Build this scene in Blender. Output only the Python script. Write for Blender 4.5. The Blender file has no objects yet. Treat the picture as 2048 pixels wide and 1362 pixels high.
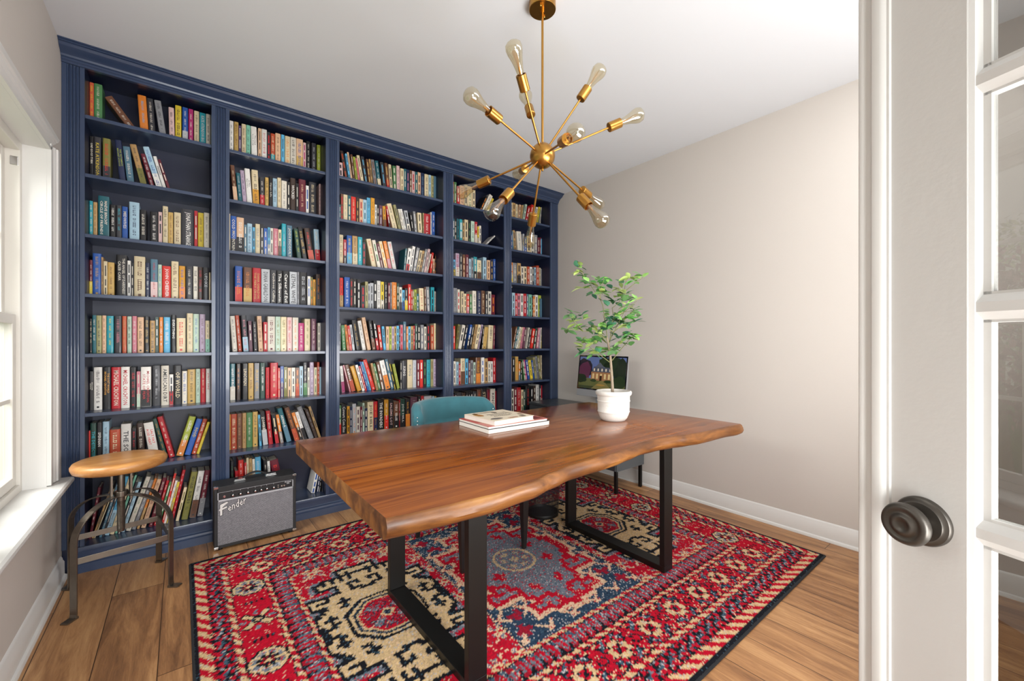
import bpy, bmesh, math, random
import numpy as np
from mathutils import Vector, Matrix
random.seed(7); np.random.seed(7)
scene = bpy.context.scene
COL = bpy.data.collections.new('Scene_Objects'); scene.collection.children.link(COL)
PI = math.pi
# ------------------------------------------------------------------ measured room
FPX, TH, HY, CAM = 836.45, 0.669189, 686.2, 1.23       # focal length (px), yaw, horizon row, camera height (m)
XL, XR, D, H = -0.4956, 3.156, 3.2105, 2.799            # left wall, right wall, bookcase front, ceiling
YB, YF = 3.47, -0.62                                    # back of the bookcase, wall behind the camera
CT, ST = math.cos(TH), math.sin(TH)
def at_depth(x, y, t):
    u = (x - 1024) / FPX
    return Vector((t*(CT*u+ST), t*(CT-ST*u), CAM-(y-HY)*t/FPX))
def at_y(x, y, Y):
    u = (x - 1024) / FPX
    return at_depth(x, y, Y/(CT-ST*u))
# ------------------------------------------------------------------ materials
def srgb(c):
    if isinstance(c, str):
        c = c.lstrip('#'); c = tuple(int(c[i:i+2], 16)/255 for i in (0, 2, 4))
    return tuple(((v/12.92) if v <= 0.04045 else ((v+0.055)/1.055)**2.4) for v in c)
def new_mat(name):
    m = bpy.data.materials.new(name); m.use_nodes = True
    nt = m.node_tree; b = nt.nodes['Principled BSDF']
    return m, nt, b
def N(nt, t, **kw):
    n = nt.nodes.new(t)
    for k, v in kw.items():
        if k.startswith('i_'):
            key = k[2:].replace('_', ' ')
            n.inputs[key].default_value = v
        else: setattr(n, k, v)
    return n
def paint(name, col, rough=.5, metal=0, var=.06, scale=6, bump=0, bscale=60, spec=.5, coat=0, sheen=0):
    """plain surface with a faint procedural variation"""
    m, nt, b = new_mat(name)
    c = srgb(col)
    tc = N(nt, 'ShaderNodeTexCoord'); nz = N(nt, 'ShaderNodeTexNoise', i_Scale=scale, i_Detail=4.0)
    nt.links.new(tc.outputs['Object'], nz.inputs['Vector'])
    mx = N(nt, 'ShaderNodeMix', data_type='RGBA')
    mx.inputs[6].default_value = (*[v*(1-var) for v in c], 1); mx.inputs[7].default_value = (*[min(1, v*(1+var)) for v in c], 1)
    nt.links.new(nz.outputs['Fac'], mx.inputs[0]); nt.links.new(mx.outputs[2], b.inputs['Base Color'])
    b.inputs['Roughness'].default_value = rough; b.inputs['Metallic'].default_value = metal
    b.inputs['Specular IOR Level'].default_value = spec
    b.inputs['Coat Weight'].default_value = coat
    b.inputs['Sheen Weight'].default_value = sheen
    if bump:
        n2 = N(nt, 'ShaderNodeTexNoise', i_Scale=bscale, i_Detail=3.0); nt.links.new(tc.outputs['Object'], n2.inputs['Vector'])
        bp = N(nt, 'ShaderNodeBump', i_Strength=bump, i_Distance=.01); nt.links.new(n2.outputs['Fac'], bp.inputs['Height'])
        nt.links.new(bp.outputs['Normal'], b.inputs['Normal'])
    return m
def attr_mat(name, rough=.5, spec=.4, coat=0, bump=0):
    m, nt, b = new_mat(name)
    a = N(nt, 'ShaderNodeAttribute', attribute_name='Col')
    tc = N(nt, 'ShaderNodeTexCoord'); nz = N(nt, 'ShaderNodeTexNoise', i_Scale=90.0, i_Detail=2.0)
    nt.links.new(tc.outputs['Object'], nz.inputs['Vector'])
    mr = N(nt, 'ShaderNodeMapRange', i_To_Min=.88, i_To_Max=1.12); nt.links.new(nz.outputs['Fac'], mr.inputs['Value'])
    mu = N(nt, 'ShaderNodeVectorMath', operation='SCALE'); nt.links.new(a.outputs['Color'], mu.inputs[0]); nt.links.new(mr.outputs[0], mu.inputs['Scale'])
    nt.links.new(mu.outputs[0], b.inputs['Base Color'])
    b.inputs['Roughness'].default_value = rough; b.inputs['Specular IOR Level'].default_value = spec; b.inputs['Coat Weight'].default_value = coat
    if bump:
        n2 = N(nt, 'ShaderNodeTexNoise', i_Scale=260.0, i_Detail=2.0); nt.links.new(tc.outputs['Object'], n2.inputs['Vector'])
        bp = N(nt, 'ShaderNodeBump', i_Strength=bump, i_Distance=.006); nt.links.new(n2.outputs['Fac'], bp.inputs['Height'])
        nt.links.new(bp.outputs['Normal'], b.inputs['Normal'])
    return m
def ramp(nt, stops):
    r = N(nt, 'ShaderNodeValToRGB'); e = r.color_ramp.elements
    while len(e) < len(stops): e.new(.5)
    for i, (p, c) in enumerate(stops): e[i].position = p; e[i].color = (*srgb(c), 1)
    return r
def wood(name, stops, axis='X', stretch=12, scale=3.0, rough=.3, coat=.3, bump=.1, knots=True):
    m, nt, b = new_mat(name)
    tc = N(nt, 'ShaderNodeTexCoord'); mp = N(nt, 'ShaderNodeMapping')
    sc = [stretch]*3; sc['XYZ'.index(axis)] = 1.0; mp.inputs['Scale'].default_value = sc
    nt.links.new(tc.outputs['Object'], mp.inputs['Vector'])
    n1 = N(nt, 'ShaderNodeTexNoise', i_Scale=scale, i_Detail=6.0, i_Roughness=.62, i_Distortion=.6); nt.links.new(mp.outputs[0], n1.inputs['Vector'])
    n2 = N(nt, 'ShaderNodeTexNoise', i_Scale=1.3, i_Detail=2.0); nt.links.new(tc.outputs['Object'], n2.inputs['Vector'])
    ad = N(nt, 'ShaderNodeMath', operation='MULTIPLY_ADD'); nt.links.new(n2.outputs['Fac'], ad.inputs[0]); ad.inputs[1].default_value = .5
    nt.links.new(n1.outputs['Fac'], ad.inputs[2])
    sb = N(nt, 'ShaderNodeMath', operation='SUBTRACT'); nt.links.new(ad.outputs[0], sb.inputs[0]); sb.inputs[1].default_value = .25
    r = ramp(nt, stops); nt.links.new(sb.outputs[0], r.inputs[0])
    out = r.outputs[0]
    if knots:
        mp2 = N(nt, 'ShaderNodeMapping'); s2 = [3.2]*3; s2['XYZ'.index(axis)] = 1.4; mp2.inputs['Scale'].default_value = s2
        nt.links.new(tc.outputs['Object'], mp2.inputs['Vector'])
        vo = N(nt, 'ShaderNodeTexVoronoi', i_Scale=1.6); nt.links.new(mp2.outputs[0], vo.inputs['Vector'])
        kr = N(nt, 'ShaderNodeMapRange', i_From_Min=.03, i_From_Max=.12, i_To_Min=.35, i_To_Max=1.0); nt.links.new(vo.outputs['Distance'], kr.inputs['Value'])
        mu = N(nt, 'ShaderNodeVectorMath', operation='SCALE'); nt.links.new(out, mu.inputs[0]); nt.links.new(kr.outputs[0], mu.inputs['Scale']); out = mu.outputs[0]
    nt.links.new(out, b.inputs['Base Color'])
    b.inputs['Roughness'].default_value = rough; b.inputs['Coat Weight'].default_value = coat; b.inputs['Coat Roughness'].default_value = .18
    if bump:
        bp = N(nt, 'ShaderNodeBump', i_Strength=bump, i_Distance=.004); nt.links.new(n1.outputs['Fac'], bp.inputs['Height']); nt.links.new(bp.outputs['Normal'], b.inputs['Normal'])
    return m
def glass(name, tint=(1, 1, 1), refl=.12, rough=0.0, fres=1.45):
    m, nt, b = new_mat(name); nt.nodes.remove(b)
    o = nt.nodes['Material Output']
    tr = N(nt, 'ShaderNodeBsdfTransparent'); tr.inputs[0].default_value = (*tint, 1)
    gl = N(nt, 'ShaderNodeBsdfGlossy'); gl.inputs['Roughness'].default_value = rough
    lw = N(nt, 'ShaderNodeFresnel', i_IOR=fres)
    ad = N(nt, 'ShaderNodeMath', operation='ADD', use_clamp=True); nt.links.new(lw.outputs[0], ad.inputs[0]); ad.inputs[1].default_value = refl
    ge = N(nt, 'ShaderNodeNewGeometry'); iv = N(nt, 'ShaderNodeMath', operation='SUBTRACT'); iv.inputs[0].default_value = 1.0; nt.links.new(ge.outputs['Backfacing'], iv.inputs[1])
    mu = N(nt, 'ShaderNodeMath', operation='MULTIPLY'); nt.links.new(ad.outputs[0], mu.inputs[0]); nt.links.new(iv.outputs[0], mu.inputs[1])
    mx = N(nt, 'ShaderNodeMixShader'); nt.links.new(mu.outputs[0], mx.inputs[0]); nt.links.new(tr.outputs[0], mx.inputs[1]); nt.links.new(gl.outputs[0], mx.inputs[2])
    nt.links.new(mx.outputs[0], o.inputs['Surface'])
    return m
# ------------------------------------------------------------------ mesh helpers
def link(o, parent=None):
    COL.objects.link(o)
    if parent is not None: o.parent = parent
    return o
def smooth_by_angle(me, ang=.6):
    """flat faces stay flat: mark edges sharper than ang"""
    bm = bmesh.new(); bm.from_mesh(me)
    for f in bm.faces: f.smooth = True
    for e in bm.edges:
        if len(e.link_faces) == 2 and e.calc_face_angle(0) > ang: e.smooth = False
    bm.to_mesh(me); bm.free()
def obj(name, bm, mats, parent=None, smooth=False, bevel=0, loc=None, seg=2, ang=.6):
    me = bpy.data.meshes.new(name)
    bmesh.ops.recalc_face_normals(bm, faces=bm.faces)
    bm.to_mesh(me); bm.free()
    for m in (mats if isinstance(mats, (list, tuple)) else [mats]): me.materials.append(m)
    o = bpy.data.objects.new(name, me); link(o, parent)
    if loc is not None: o.location = loc
    if smooth: smooth_by_angle(me, ang)
    if bevel:
        md = o.modifiers.new('Bevel', 'BEVEL'); md.width = bevel; md.segments = seg; md.limit_method = 'ANGLE'
    return o
def tag(o, label=None, cat=None, group=None, kind=None):
    if label: o['label'] = label
    if cat: o['category'] = cat
    if group: o['group'] = group
    if kind: o['kind'] = kind
    return o
def thing(name, label, cat, loc=(0, 0, 0), rotz=0, group=None):
    o = bpy.data.objects.new(name, None); link(o); o.location = loc; o.rotation_euler = (0, 0, rotz)
    o.empty_display_size = .05
    return tag(o, label, cat, group)
def bx(bm, x0, x1, y0, y1, z0, z1, mi=0, M=None):
    v = [bm.verts.new((x, y, z)) for x in (x0, x1) for y in (y0, y1) for z in (z0, z1)]
    if M is not None:
        for q in v: q.co = M @ q.co
    fs = []
    for a in ((0, 1, 3, 2), (4, 6, 7, 5), (0, 4, 5, 1), (2, 3, 7, 6), (0, 2, 6, 4), (1, 5, 7, 3)):
        f = bm.faces.new([v[i] for i in a]); f.material_index = mi; fs.append(f)
    return fs
def box(name, dims, mat, parent=None, bevel=0, **k):
    bm = bmesh.new(); bx(bm, *dims); return obj(name, bm, mat, parent, bevel=bevel, **k)
def prism(bm, pts, axis, a0, a1, mi=0, M=None):
    """closed 2-D outline extruded along an axis. axis X: pts are (y,z); Y: (x,z); Z: (x,y)"""
    def P(p, a):
        q = {'X': (a, p[0], p[1]), 'Y': (p[0], a, p[1]), 'Z': (p[0], p[1], a)}[axis]
        return (M @ Vector(q)) if M is not None else q
    A = [bm.verts.new(P(p, a0)) for p in pts]; B = [bm.verts.new(P(p, a1)) for p in pts]
    n = len(pts)
    for i in range(n):
        f = bm.faces.new([A[i], A[(i+1) % n], B[(i+1) % n], B[i]]); f.material_index = mi
    for L in (A, B[::-1]):
        f = bm.faces.new(L); f.material_index = mi
def lathe(bm, prof, n=32, c=(0, 0, 0), M=None, mi=0, cap=True):
    """prof: (r,z) list"""
    rings = []
    for r, z in prof:
        R = []
        for i in range(n):
            a = 2*PI*i/n; q = Vector((c[0]+r*math.cos(a), c[1]+r*math.sin(a), c[2]+z))
            if M is not None: q = M @ q
            R.append(bm.verts.new(q))
        rings.append(R)
    for A, B in zip(rings, rings[1:]):
        for i in range(n):
            f = bm.faces.new([A[i], A[(i+1) % n], B[(i+1) % n], B[i]]); f.material_index = mi
    if cap:
        for R, rv in ((rings[0], True), (rings[-1], False)):
            f = bm.faces.new(R[::-1] if rv else R); f.material_index = mi
    return rings
def frame_from(d):
    d = Vector(d).normalized(); up = Vector((0, 0, 1)) if abs(d.z) < .95 else Vector((1, 0, 0))
    a = d.cross(up).normalized(); b = d.cross(a).normalized()
    return a, b, d
def sweep(bm, pts, prof, mi=0, up=None, cap=True, closed=True):
    """sweep a 2-D profile [(a,b)] (or function of i) along points"""
    pts = [Vector(p) for p in pts]; rings = []
    n = len(pts); pa = None
    for i, p in enumerate(pts):
        d = (pts[min(i+1, n-1)]-pts[max(i-1, 0)]).normalized()
        if up is not None:
            a = d.cross(Vector(up)).normalized()
        elif pa is None: a = frame_from(d)[0]
        else: a = (pa-d*pa.dot(d)).normalized()
        pa = a; b = d.cross(a).normalized()
        pr = prof(i) if callable(prof) else prof
        rings.append([bm.verts.new(p+a*u+b*v) for u, v in pr])
    for A, B in zip(rings, rings[1:]):
        m = len(A)
        for i in range(m):
            f = bm.faces.new([A[i], A[(i+1) % m], B[(i+1) % m], B[i]]); f.material_index = mi
    if cap:
        for R in (rings[0][::-1], rings[-1]):
            f = bm.faces.new(R); f.material_index = mi
def circ(r, n=12): return [(r*math.cos(2*PI*i/n), r*math.sin(2*PI*i/n)) for i in range(n)]
def tube(bm, pts, r, n=12, mi=0):
    if isinstance(r, (int, float)): sweep(bm, pts, circ(r, n), mi)
    else: sweep(bm, pts, lambda i: circ(r[i], n), mi)
def rect(w, h): return [(-w/2, -h/2), (w/2, -h/2), (w/2, h/2), (-w/2, h/2)]
_tc = {}
def text_mesh(s, bold=False):
    """outline text as (verts, faces, w, h) with origin at lower left"""
    k = s
    if k in _tc: return _tc[k]
    cu = bpy.data.curves.new('lettering', 'FONT'); cu.body = s; cu.resolution_u = 1; cu.offset = .012
    o = bpy.data.objects.new('lettering', cu); COL.objects.link(o)
    dg = bpy.context.evaluated_depsgraph_get(); me = bpy.data.meshes.new_from_object(o.evaluated_get(dg))
    V = [v.co.copy() for v in me.vertices]; F = [tuple(p.vertices) for p in me.polygons]
    bpy.data.objects.remove(o); bpy.data.curves.remove(cu); bpy.data.meshes.remove(me)
    if not V: V = [Vector((0, 0, 0))]
    x0 = min(v.x for v in V); x1 = max(v.x for v in V); y0 = min(v.y for v in V); y1 = max(v.y for v in V)
    V = [Vector((v.x-x0, v.y-y0, 0)) for v in V]
    _tc[k] = (V, F, x1-x0, y1-y0); return _tc[k]
def put_text(bm, s, M, w, h, mi=0, layer=None, col=None, shear=0):
    """text fitted in w x h, centred at M's origin in its local XY plane"""
    V, F, tw, thh = text_mesh(s)
    if not F: return
    sx = w/max(tw, 1e-6); sy = h/max(thh, 1e-6)
    vs = [bm.verts.new(M @ Vector(((v.x*sx-w/2)+shear*(v.y*sy-h/2), v.y*sy-h/2, 0))) for v in V]
    for f in F:
        try: ff = bm.faces.new([vs[i] for i in f])
        except ValueError: continue
        ff.material_index = mi
        if layer is not None:
            for l in ff.loops: l[layer] = col
# ------------------------------------------------------------------ shared materials
M_wall = paint('greige_wall_paint', '#c9c3bc', .85, var=.015, scale=2, bump=.05, bscale=220)
M_wall_l = paint('greige_wall_paint_left', '#c4bdb6', .85, var=.015, scale=2, bump=.05, bscale=220)
M_ceil = paint('ceiling_paint', '#d9dce0', .9, var=.012, scale=2)
M_trim = paint('white_trim_paint', '#dad9d6', .35, var=.02, scale=3)
M_vinyl = paint('window_vinyl', '#d6d2ca', .4, var=.02, scale=4)
M_door = paint('white_door_paint', '#dadad8', .4, var=.02, scale=14, bump=.04, bscale=90)
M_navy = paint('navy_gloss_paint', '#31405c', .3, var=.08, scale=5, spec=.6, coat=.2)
M_navy_shade = paint('navy_paint_shaded', '#151c35', .38, var=.12, scale=4, spec=.5)  # same navy darkened: the shade inside the case is put into the colour
M_blackmetal = paint('black_powder_coated_steel', '#141312', .42, metal=.3, var=.1, scale=30)
M_brass = paint('brushed_brass', '#b98a45', .28, metal=1, var=.1, scale=25)
M_steel = paint('raw_gunmetal_steel', '#7d756b', .32, metal=.9, var=.25, scale=22)
M_bronze = paint('oil_rubbed_bronze', '#58544f', .36, metal=.7, var=.18, scale=30)
M_chrome = paint('chrome', '#cfcfcf', .15, metal=1, var=.02)
M_pages = paint('page_edges', '#e2dac8', .8, var=.1, scale=120)
M_book = attr_mat('printed_cover', .42, .4, .15)
M_attr = attr_mat('printed_surface', .5, .35)
M_leaf = attr_mat('leaf', .5, .4)
# ================================================================== SETTING
def struct(o): o['kind'] = 'structure'; return o
# floor: laminate planks running along Y
def floor_mat():
    m, nt, b = new_mat('laminate_planks')
    tc = N(nt, 'ShaderNodeTexCoord'); mp = N(nt, 'ShaderNodeMapping'); mp.inputs['Rotation'].default_value = (0, 0, PI/2); mp.inputs['Location'].default_value = (.35, .07, 0)
    nt.links.new(tc.outputs['Object'], mp.inputs['Vector'])
    br = N(nt, 'ShaderNodeTexBrick', i_Scale=1.0, i_Mortar_Size=.0016, i_Mortar_Smooth=.1, i_Bias=0.0, i_Brick_Width=1.22, i_Row_Height=.193, offset=.37, squash=1)
    br.inputs['Color1'].default_value = (0, 0, 0, 1); br.inputs['Color2'].default_value = (1, 1, 1, 1); br.inputs['Mortar'].default_value = (.5, .5, .5, 1)
    nt.links.new(mp.outputs[0], br.inputs['Vector'])
    # grain, shifted per plank
    sep = N(nt, 'ShaderNodeVectorMath', operation='SCALE'); nt.links.new(br.outputs['Color'], sep.inputs[0]); sep.inputs['Scale'].default_value = 7.0
    mp2 = N(nt, 'ShaderNodeMapping'); mp2.inputs['Scale'].default_value = (9.0, .9, 1); nt.links.new(tc.outputs['Object'], mp2.inputs['Vector'])
    ad = N(nt, 'ShaderNodeVectorMath', operation='ADD'); nt.links.new(mp2.outputs[0], ad.inputs[0]); nt.links.new(sep.outputs[0], ad.inputs[1])
    nz = N(nt, 'ShaderNodeTexNoise', i_Scale=1.7, i_Detail=7.0, i_Roughness=.62, i_Distortion=1.1); nt.links.new(ad.outputs[0], nz.inputs['Vector'])
    nf = N(nt, 'ShaderNodeTexNoise', i_Scale=9.0, i_Detail=3.0, i_Roughness=.7, i_Distortion=1.8); nt.links.new(ad.outputs[0], nf.inputs['Vector'])
    mm = N(nt, 'ShaderNodeMath', operation='MULTIPLY_ADD'); nt.links.new(nf.outputs['Fac'], mm.inputs[0]); mm.inputs[1].default_value = .3; nt.links.new(nz.outputs['Fac'], mm.inputs[2])
    m2 = N(nt, 'ShaderNodeMath', operation='MULTIPLY_ADD'); nt.links.new(br.outputs['Color'], m2.inputs[0]); m2.inputs[1].default_value = .2; nt.links.new(mm.outputs[0], m2.inputs[2])
    m3 = N(nt, 'ShaderNodeMath', operation='SUBTRACT'); nt.links.new(m2.outputs[0], m3.inputs[0]); m3.inputs[1].default_value = .25
    r = ramp(nt, [(.2, '#5e3f29'), (.4, '#8e6441'), (.55, '#a97c52'), (.75, '#c49869')]); nt.links.new(m3.outputs[0], r.inputs[0])
    mo = N(nt, 'ShaderNodeMix', data_type='RGBA'); nt.links.new(br.outputs['Fac'], mo.inputs[0]); nt.links.new(r.outputs[0], mo.inputs[6]); mo.inputs[7].default_value = (*srgb('#3b2516'), 1)
    nt.links.new(mo.outputs[2], b.inputs['Base Color']); b.inputs['Roughness'].default_value = .42
    bp = N(nt, 'ShaderNodeBump', i_Strength=.15, i_Distance=.003); nt.links.new(nf.outputs['Fac'], bp.inputs['Height']); nt.links.new(bp.outputs['Normal'], b.inputs['Normal'])
    return m
struct(box('floor', (XL-.1, XR+.1, YF-2.2, YB+.05, -.08, 0), floor_mat()))
struct(box('ceiling', (XL-.1, XR+.1, YF-.1, YB+.05, H, H+.08), M_ceil))
struct(box('wall_right', (XR, XR+.1, YF-.1, YB+.1, 0, H), M_wall))
struct(box('wall_back', (XL-.1, XR, YB, YB+.1, 0, H), M_wall))
# front wall (behind the camera) with the doorway the camera looks through
bm = bmesh.new()
DX0, DX1, DH = -.40, .70, 2.08
bx(bm, XL-.1, DX0, YF-.1, YF, 0, H); bx(bm, DX1, XR, YF-.1, YF, 0, H); bx(bm, DX0, DX1, YF-.1, YF, DH, H)
struct(obj('wall_front', bm, M_wall))
# left wall with the window opening
WY0, WY1, WZ0, WZ1 = 1.13, 2.89, .535, 2.14
bm = bmesh.new(); xl0 = XL-.16
bx(bm, xl0, XL, YF-.1, WY0, 0, H); bx(bm, xl0, XL, WY1, YB+.1, 0, H); bx(bm, xl0, XL, WY0, WY1, 0, WZ0); bx(bm, xl0, XL, WY0, WY1, WZ1, H)
struct(obj('wall_left', bm, M_wall_l))
# baseboards
def baseboard(name, pts, axis, a0, a1):
    bm = bmesh.new(); prism(bm, pts, axis, a0, a1); return struct(obj(name, bm, M_trim, smooth=True))
def bprof(x, s):
    return [(x, 0), (x+s*.028, 0), (x+s*.028, .008), (x+s*.024, .016), (x+s*.016, .02), (x+s*.015, .085), (x+s*.009, .095), (x+s*.008, .104), (x+s*.004, .112), (x, .115)]
baseboard('baseboard_right', bprof(XR, -1), 'Y', YF, D-.03)
baseboard('baseboard_left', bprof(XL, 1), 'Y', YF, D-.03)
bm = bmesh.new(); prism(bm, bprof(YF, 1), 'X', DX1+.09, XR-.03); struct(obj('baseboard_front', bm, M_trim))
# ---- window
win = bpy.data.objects.new('window_1', None); link(win); win.location = (XL, 2.0, WZ0); win['kind'] = 'structure'
def wpart(name, bm, mat, **k):
    o = obj(name, bm, mat, **k); o.parent = win; o.matrix_parent_inverse = Matrix.Translation(-Vector(win.location)); return o
cw = .11
casp = [(0, 0), (.016, 0), (.016, .02), (.012, .026), (.014, .05), (.02, .062), (.02, .075), (.026, .08), (.026, cw), (0, cw)]
bm = bmesh.new()
prism(bm, [(XL+p, WY1+w) for p, w in casp], 'Z', .56, WZ1+.03)
for f in list(bm.faces): pass
wpart('side_casing', bm, M_trim)
bm = bmesh.new(); prism(bm, [(XL+p, WY0-w) for p, w in casp], 'Z', .56, WZ1+.03); wpart('side_casing', bm, M_trim)
bm = bmesh.new()
# head casing mitred into the side casings
A = []; B = []
for p, w in casp:
    A.append(bm.verts.new((XL+p, WY0-w, WZ1+w*.8))); B.append(bm.verts.new((XL+p, WY1+w, WZ1+w*.8)))
n = len(A)
for i in range(n): bm.faces.new([A[i], A[(i+1) % n], B[(i+1) % n], B[i]])
bm.faces.new(A); bm.faces.new(B[::-1])
wpart('head_casing', bm, M_trim)
bm = bmesh.new()
bx(bm, xl0, XL+.001, WY1-.001, WY1+.012, WZ0, WZ1); bx(bm, xl0, XL+.001, WY0-.012, WY0+.001, WZ0, WZ1); bx(bm, xl0, XL+.001, WY0, WY1, WZ1-.001, WZ1+.012)
wpart('jamb_liner', bm, M_trim)
bm = bmesh.new()
prism(bm, [(xl0+.02, .527), (-.432, .527), (-.426, .533), (-.424, .541), (-.426, .55), (-.434, .556), (xl0+.02, .556)], 'Y', WY0-.15, 3.04)
wpart('sill', bm, M_trim, smooth=True)
bm = bmesh.new(); prism(bm, [(XL, .45), (XL+.012, .45), (XL+.018, .47), (XL+.018, .527), (XL, .527)], 'Y', WY0-.12, 3.01); wpart('apron', bm, M_trim)
# vinyl frame + sashes: two double-hung units side by side
fx = XL-.075
def sash(x, y0, y1, z0, z1, rows, cols, sw=.045):
    bm = bmesh.new()
    bx(bm, x-.03, x, y0, y0+sw, z0, z1); bx(bm, x-.03, x, y1-sw, y1, z0, z1); bx(bm, x-.03, x, y0+sw, y1-sw, z0, z0+sw); bx(bm, x-.03, x, y0+sw, y1-sw, z1-sw, z1)
    fr = wpart('sash_frame', bm, M_vinyl, bevel=.004)
    bm = bmesh.new()
    for i in range(1, rows):
        z = z0+sw+(z1-z0-2*sw)*i/rows; bx(bm, x-.022, x-.008, y0+sw, y1-sw, z-.009, z+.009)
    for i in range(1, cols):
        y = y0+sw+(y1-y0-2*sw)*i/cols; bx(bm, x-.0219, x-.0081, y-.009, y+.009, z0+sw, z1-sw)
    mu = obj('muntin', bm, M_vinyl); mu.parent = fr
    bm = bmesh.new(); bx(bm, x-.017, x-.013, y0+sw-.004, y1-sw+.004, z0+sw-.004, z1-sw+.004)
    g = obj('glass_pane', bm, M_winglass); g.parent = fr
M_winglass = glass('window_glass', (.98, .99, .98), .03)
mid = (WY0+WY1)/2
bm = bmesh.new()
for (a, b_) in ((WY0, mid), (mid, WY1)):
    bx(bm, xl0, fx, a, a+.03, .556, WZ1); bx(bm, xl0, fx, b_-.03, b_, .556, WZ1); bx(bm, xl0, fx, a+.03, b_-.03, WZ1-.04, WZ1); bx(bm, xl0, fx, a+.03, b_-.03, .556, .59)
wpart('window_frame', bm, M_vinyl, bevel=.003)
for (a, b_) in ((WY0+.03, mid-.03), (mid+.03, WY1-.03)):
    sash(fx-.012, a, b_, .59, 1.36, 2, 3); sash(fx-.045, a, b_, 1.32, WZ1-.04, 2, 3)
bm = bmesh.new()
for y in ((WY0+mid)/2, (WY1+mid)/2): bx(bm, fx-.012, fx+.012, y-.03, y+.03, 1.36, 1.372)
bx(bm, fx-.03, fx-.005, WY1-.034, WY1-.03, 2.03, 2.07)
wpart('sash_lock', bm, M_chrome, bevel=.002)
# ---- French door leaf, open into the room close to the camera
ld = Vector((-.2886, -.9575)); # camera-space run towards the hinge is (+x, -z)
dirw = Vector((CT*.2886+ST*-.9575, -ST*.2886+CT*-.9575, 0)).normalized()   # from the knob edge to the hinge, in the room
nrm = Vector((-dirw.y, dirw.x, 0)).normalized()
if nrm.dot(Vector((-1, 0, 0))) < 0: nrm = -nrm                              # towards the camera side
z0c = .70
e0 = at_depth(1780, HY, z0c); e0.z = 0
DM = Matrix((( dirw.x, nrm.x, 0, e0.x), (dirw.y, nrm.y, 0, e0.y), (0, 0, 1, 0), (0, 0, 0, 1)))   # local x: along the leaf, y: toward the camera
door = bpy.data.objects.new('door_1', None); link(door); door.matrix_world = DM; door['kind'] = 'structure'
def dpart(name, bm, mat, parent=None, **k):
    o = obj(name, bm, mat, **k); o.parent = parent or door; return o
LW = .80; T = .042
st0, g0, g1 = 0, .1155, LW-.115      # stile, glass
zr = [.008, .295, .62, .945, 1.268, 1.594, 1.92, 2.05]
mz = [.6325-.0, .958, 1.2815, 1.6065]
bm = bmesh.new(); bx(bm, -.045, .098, -T, 0, .008, 2.05); dpart('stile', bm, M_door, bevel=.0015)
bm = bmesh.new(); bx(bm, LW-.098, LW, -T, 0, .008, 2.05); dpart('stile', bm, M_door, bevel=.0015)
bm = bmesh.new(); bx(bm, .098, LW-.098, -T, 0, .008, .275); dpart('rail', bm, M_door)
bm = bmesh.new(); bx(bm, .098, LW-.098, -T, 0, 1.94, 2.05); dpart('rail', bm, M_door)
# sticking: moulded slope framing each lite + muntins
zs = [.275, .6325, .958, 1.2815, 1.6065, 1.94]
xs = [.098, LW/2, LW-.098]
bm = bmesh.new(); hw = .0125
def muntin_prof(c):  # (y, across)
    return [(-T/2-.004, c-.006)] 
for z in zs[1:-1]:
    prism(bm, [(-.004, z-.007), (-.004, z+.007), (-.0135, z+.018), (-.0135, z+.022), (-T/2, z+.022), (-T+.0135, z+.022), (-T+.004, z+.007), (-T+.004, z-.007), (-T+.0135, z-.022), (-.0135, z-.022), (-.0135, z-.018)], 'X', .098, LW-.098)
for x in xs[1:-1]:
    prism(bm, [(x-.007, -.004), (x+.007, -.004), (x+.018, -.0135), (x+.022, -.0135), (x+.022, -T+.0135), (x+.007, -T+.004), (x-.007, -T+.004), (x-.022, -T+.0135), (x-.022, -.0135), (x-.018, -.0135)], 'Z', .275, 1.94)
dpart('muntin', bm, M_door, smooth=True, ang=.5)
bm = bmesh.new()
for sx, x in ((1, .098), (-1, LW-.098)):
    prism(bm, [(x, -.001), (x+sx*.006, -.003), (x+sx*.010, -.0135), (x+sx*.0185, -.0135), (x+sx*.0185, -T+.0135), (x+sx*.008, -T+.004), (x, -T+.002)], 'Z', .275, 1.94)
for sz, z in ((1, .275), (-1, 1.94)):
    prism(bm, [(-.001, z), (-.003, z+sz*.006), (-.0135, z+sz*.010), (-.0135, z+sz*.0185), (-T+.0135, z+sz*.0185), (-T+.004, z+sz*.008), (-T+.002, z)], 'X', .098, LW-.098)
dpart('glazing_bead', bm, M_door)
M_doorglass = glass('door_glass', (.62, .62, .61), .06)
for i in range(5):
    for j in range(2):
        bm = bmesh.new(); bx(bm, xs[j]+.012, xs[j+1]-.012, -T/2-.002, -T/2+.002, zs[i]+.012, zs[i+1]-.012); dpart('glass_pane', bm, M_doorglass)
# astragal: moulded strip on the free edge
bm = bmesh.new()
prism(bm, [(-.046, -T-.002), (-.046, .004), (-.041, .010), (-.035, .010), (-.031, .0075), (-.024, .0075), (-.021, .0105), (-.010, .0105), (-.006, .008), (-.003, .004), (.0005, .0035), (.002, .0), (.002, -.001), (-.002, -.002), (-.002, -T-.002)], 'Z', .01, 2.048)
dpart('astragal', bm, M_trim, smooth=True)
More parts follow.
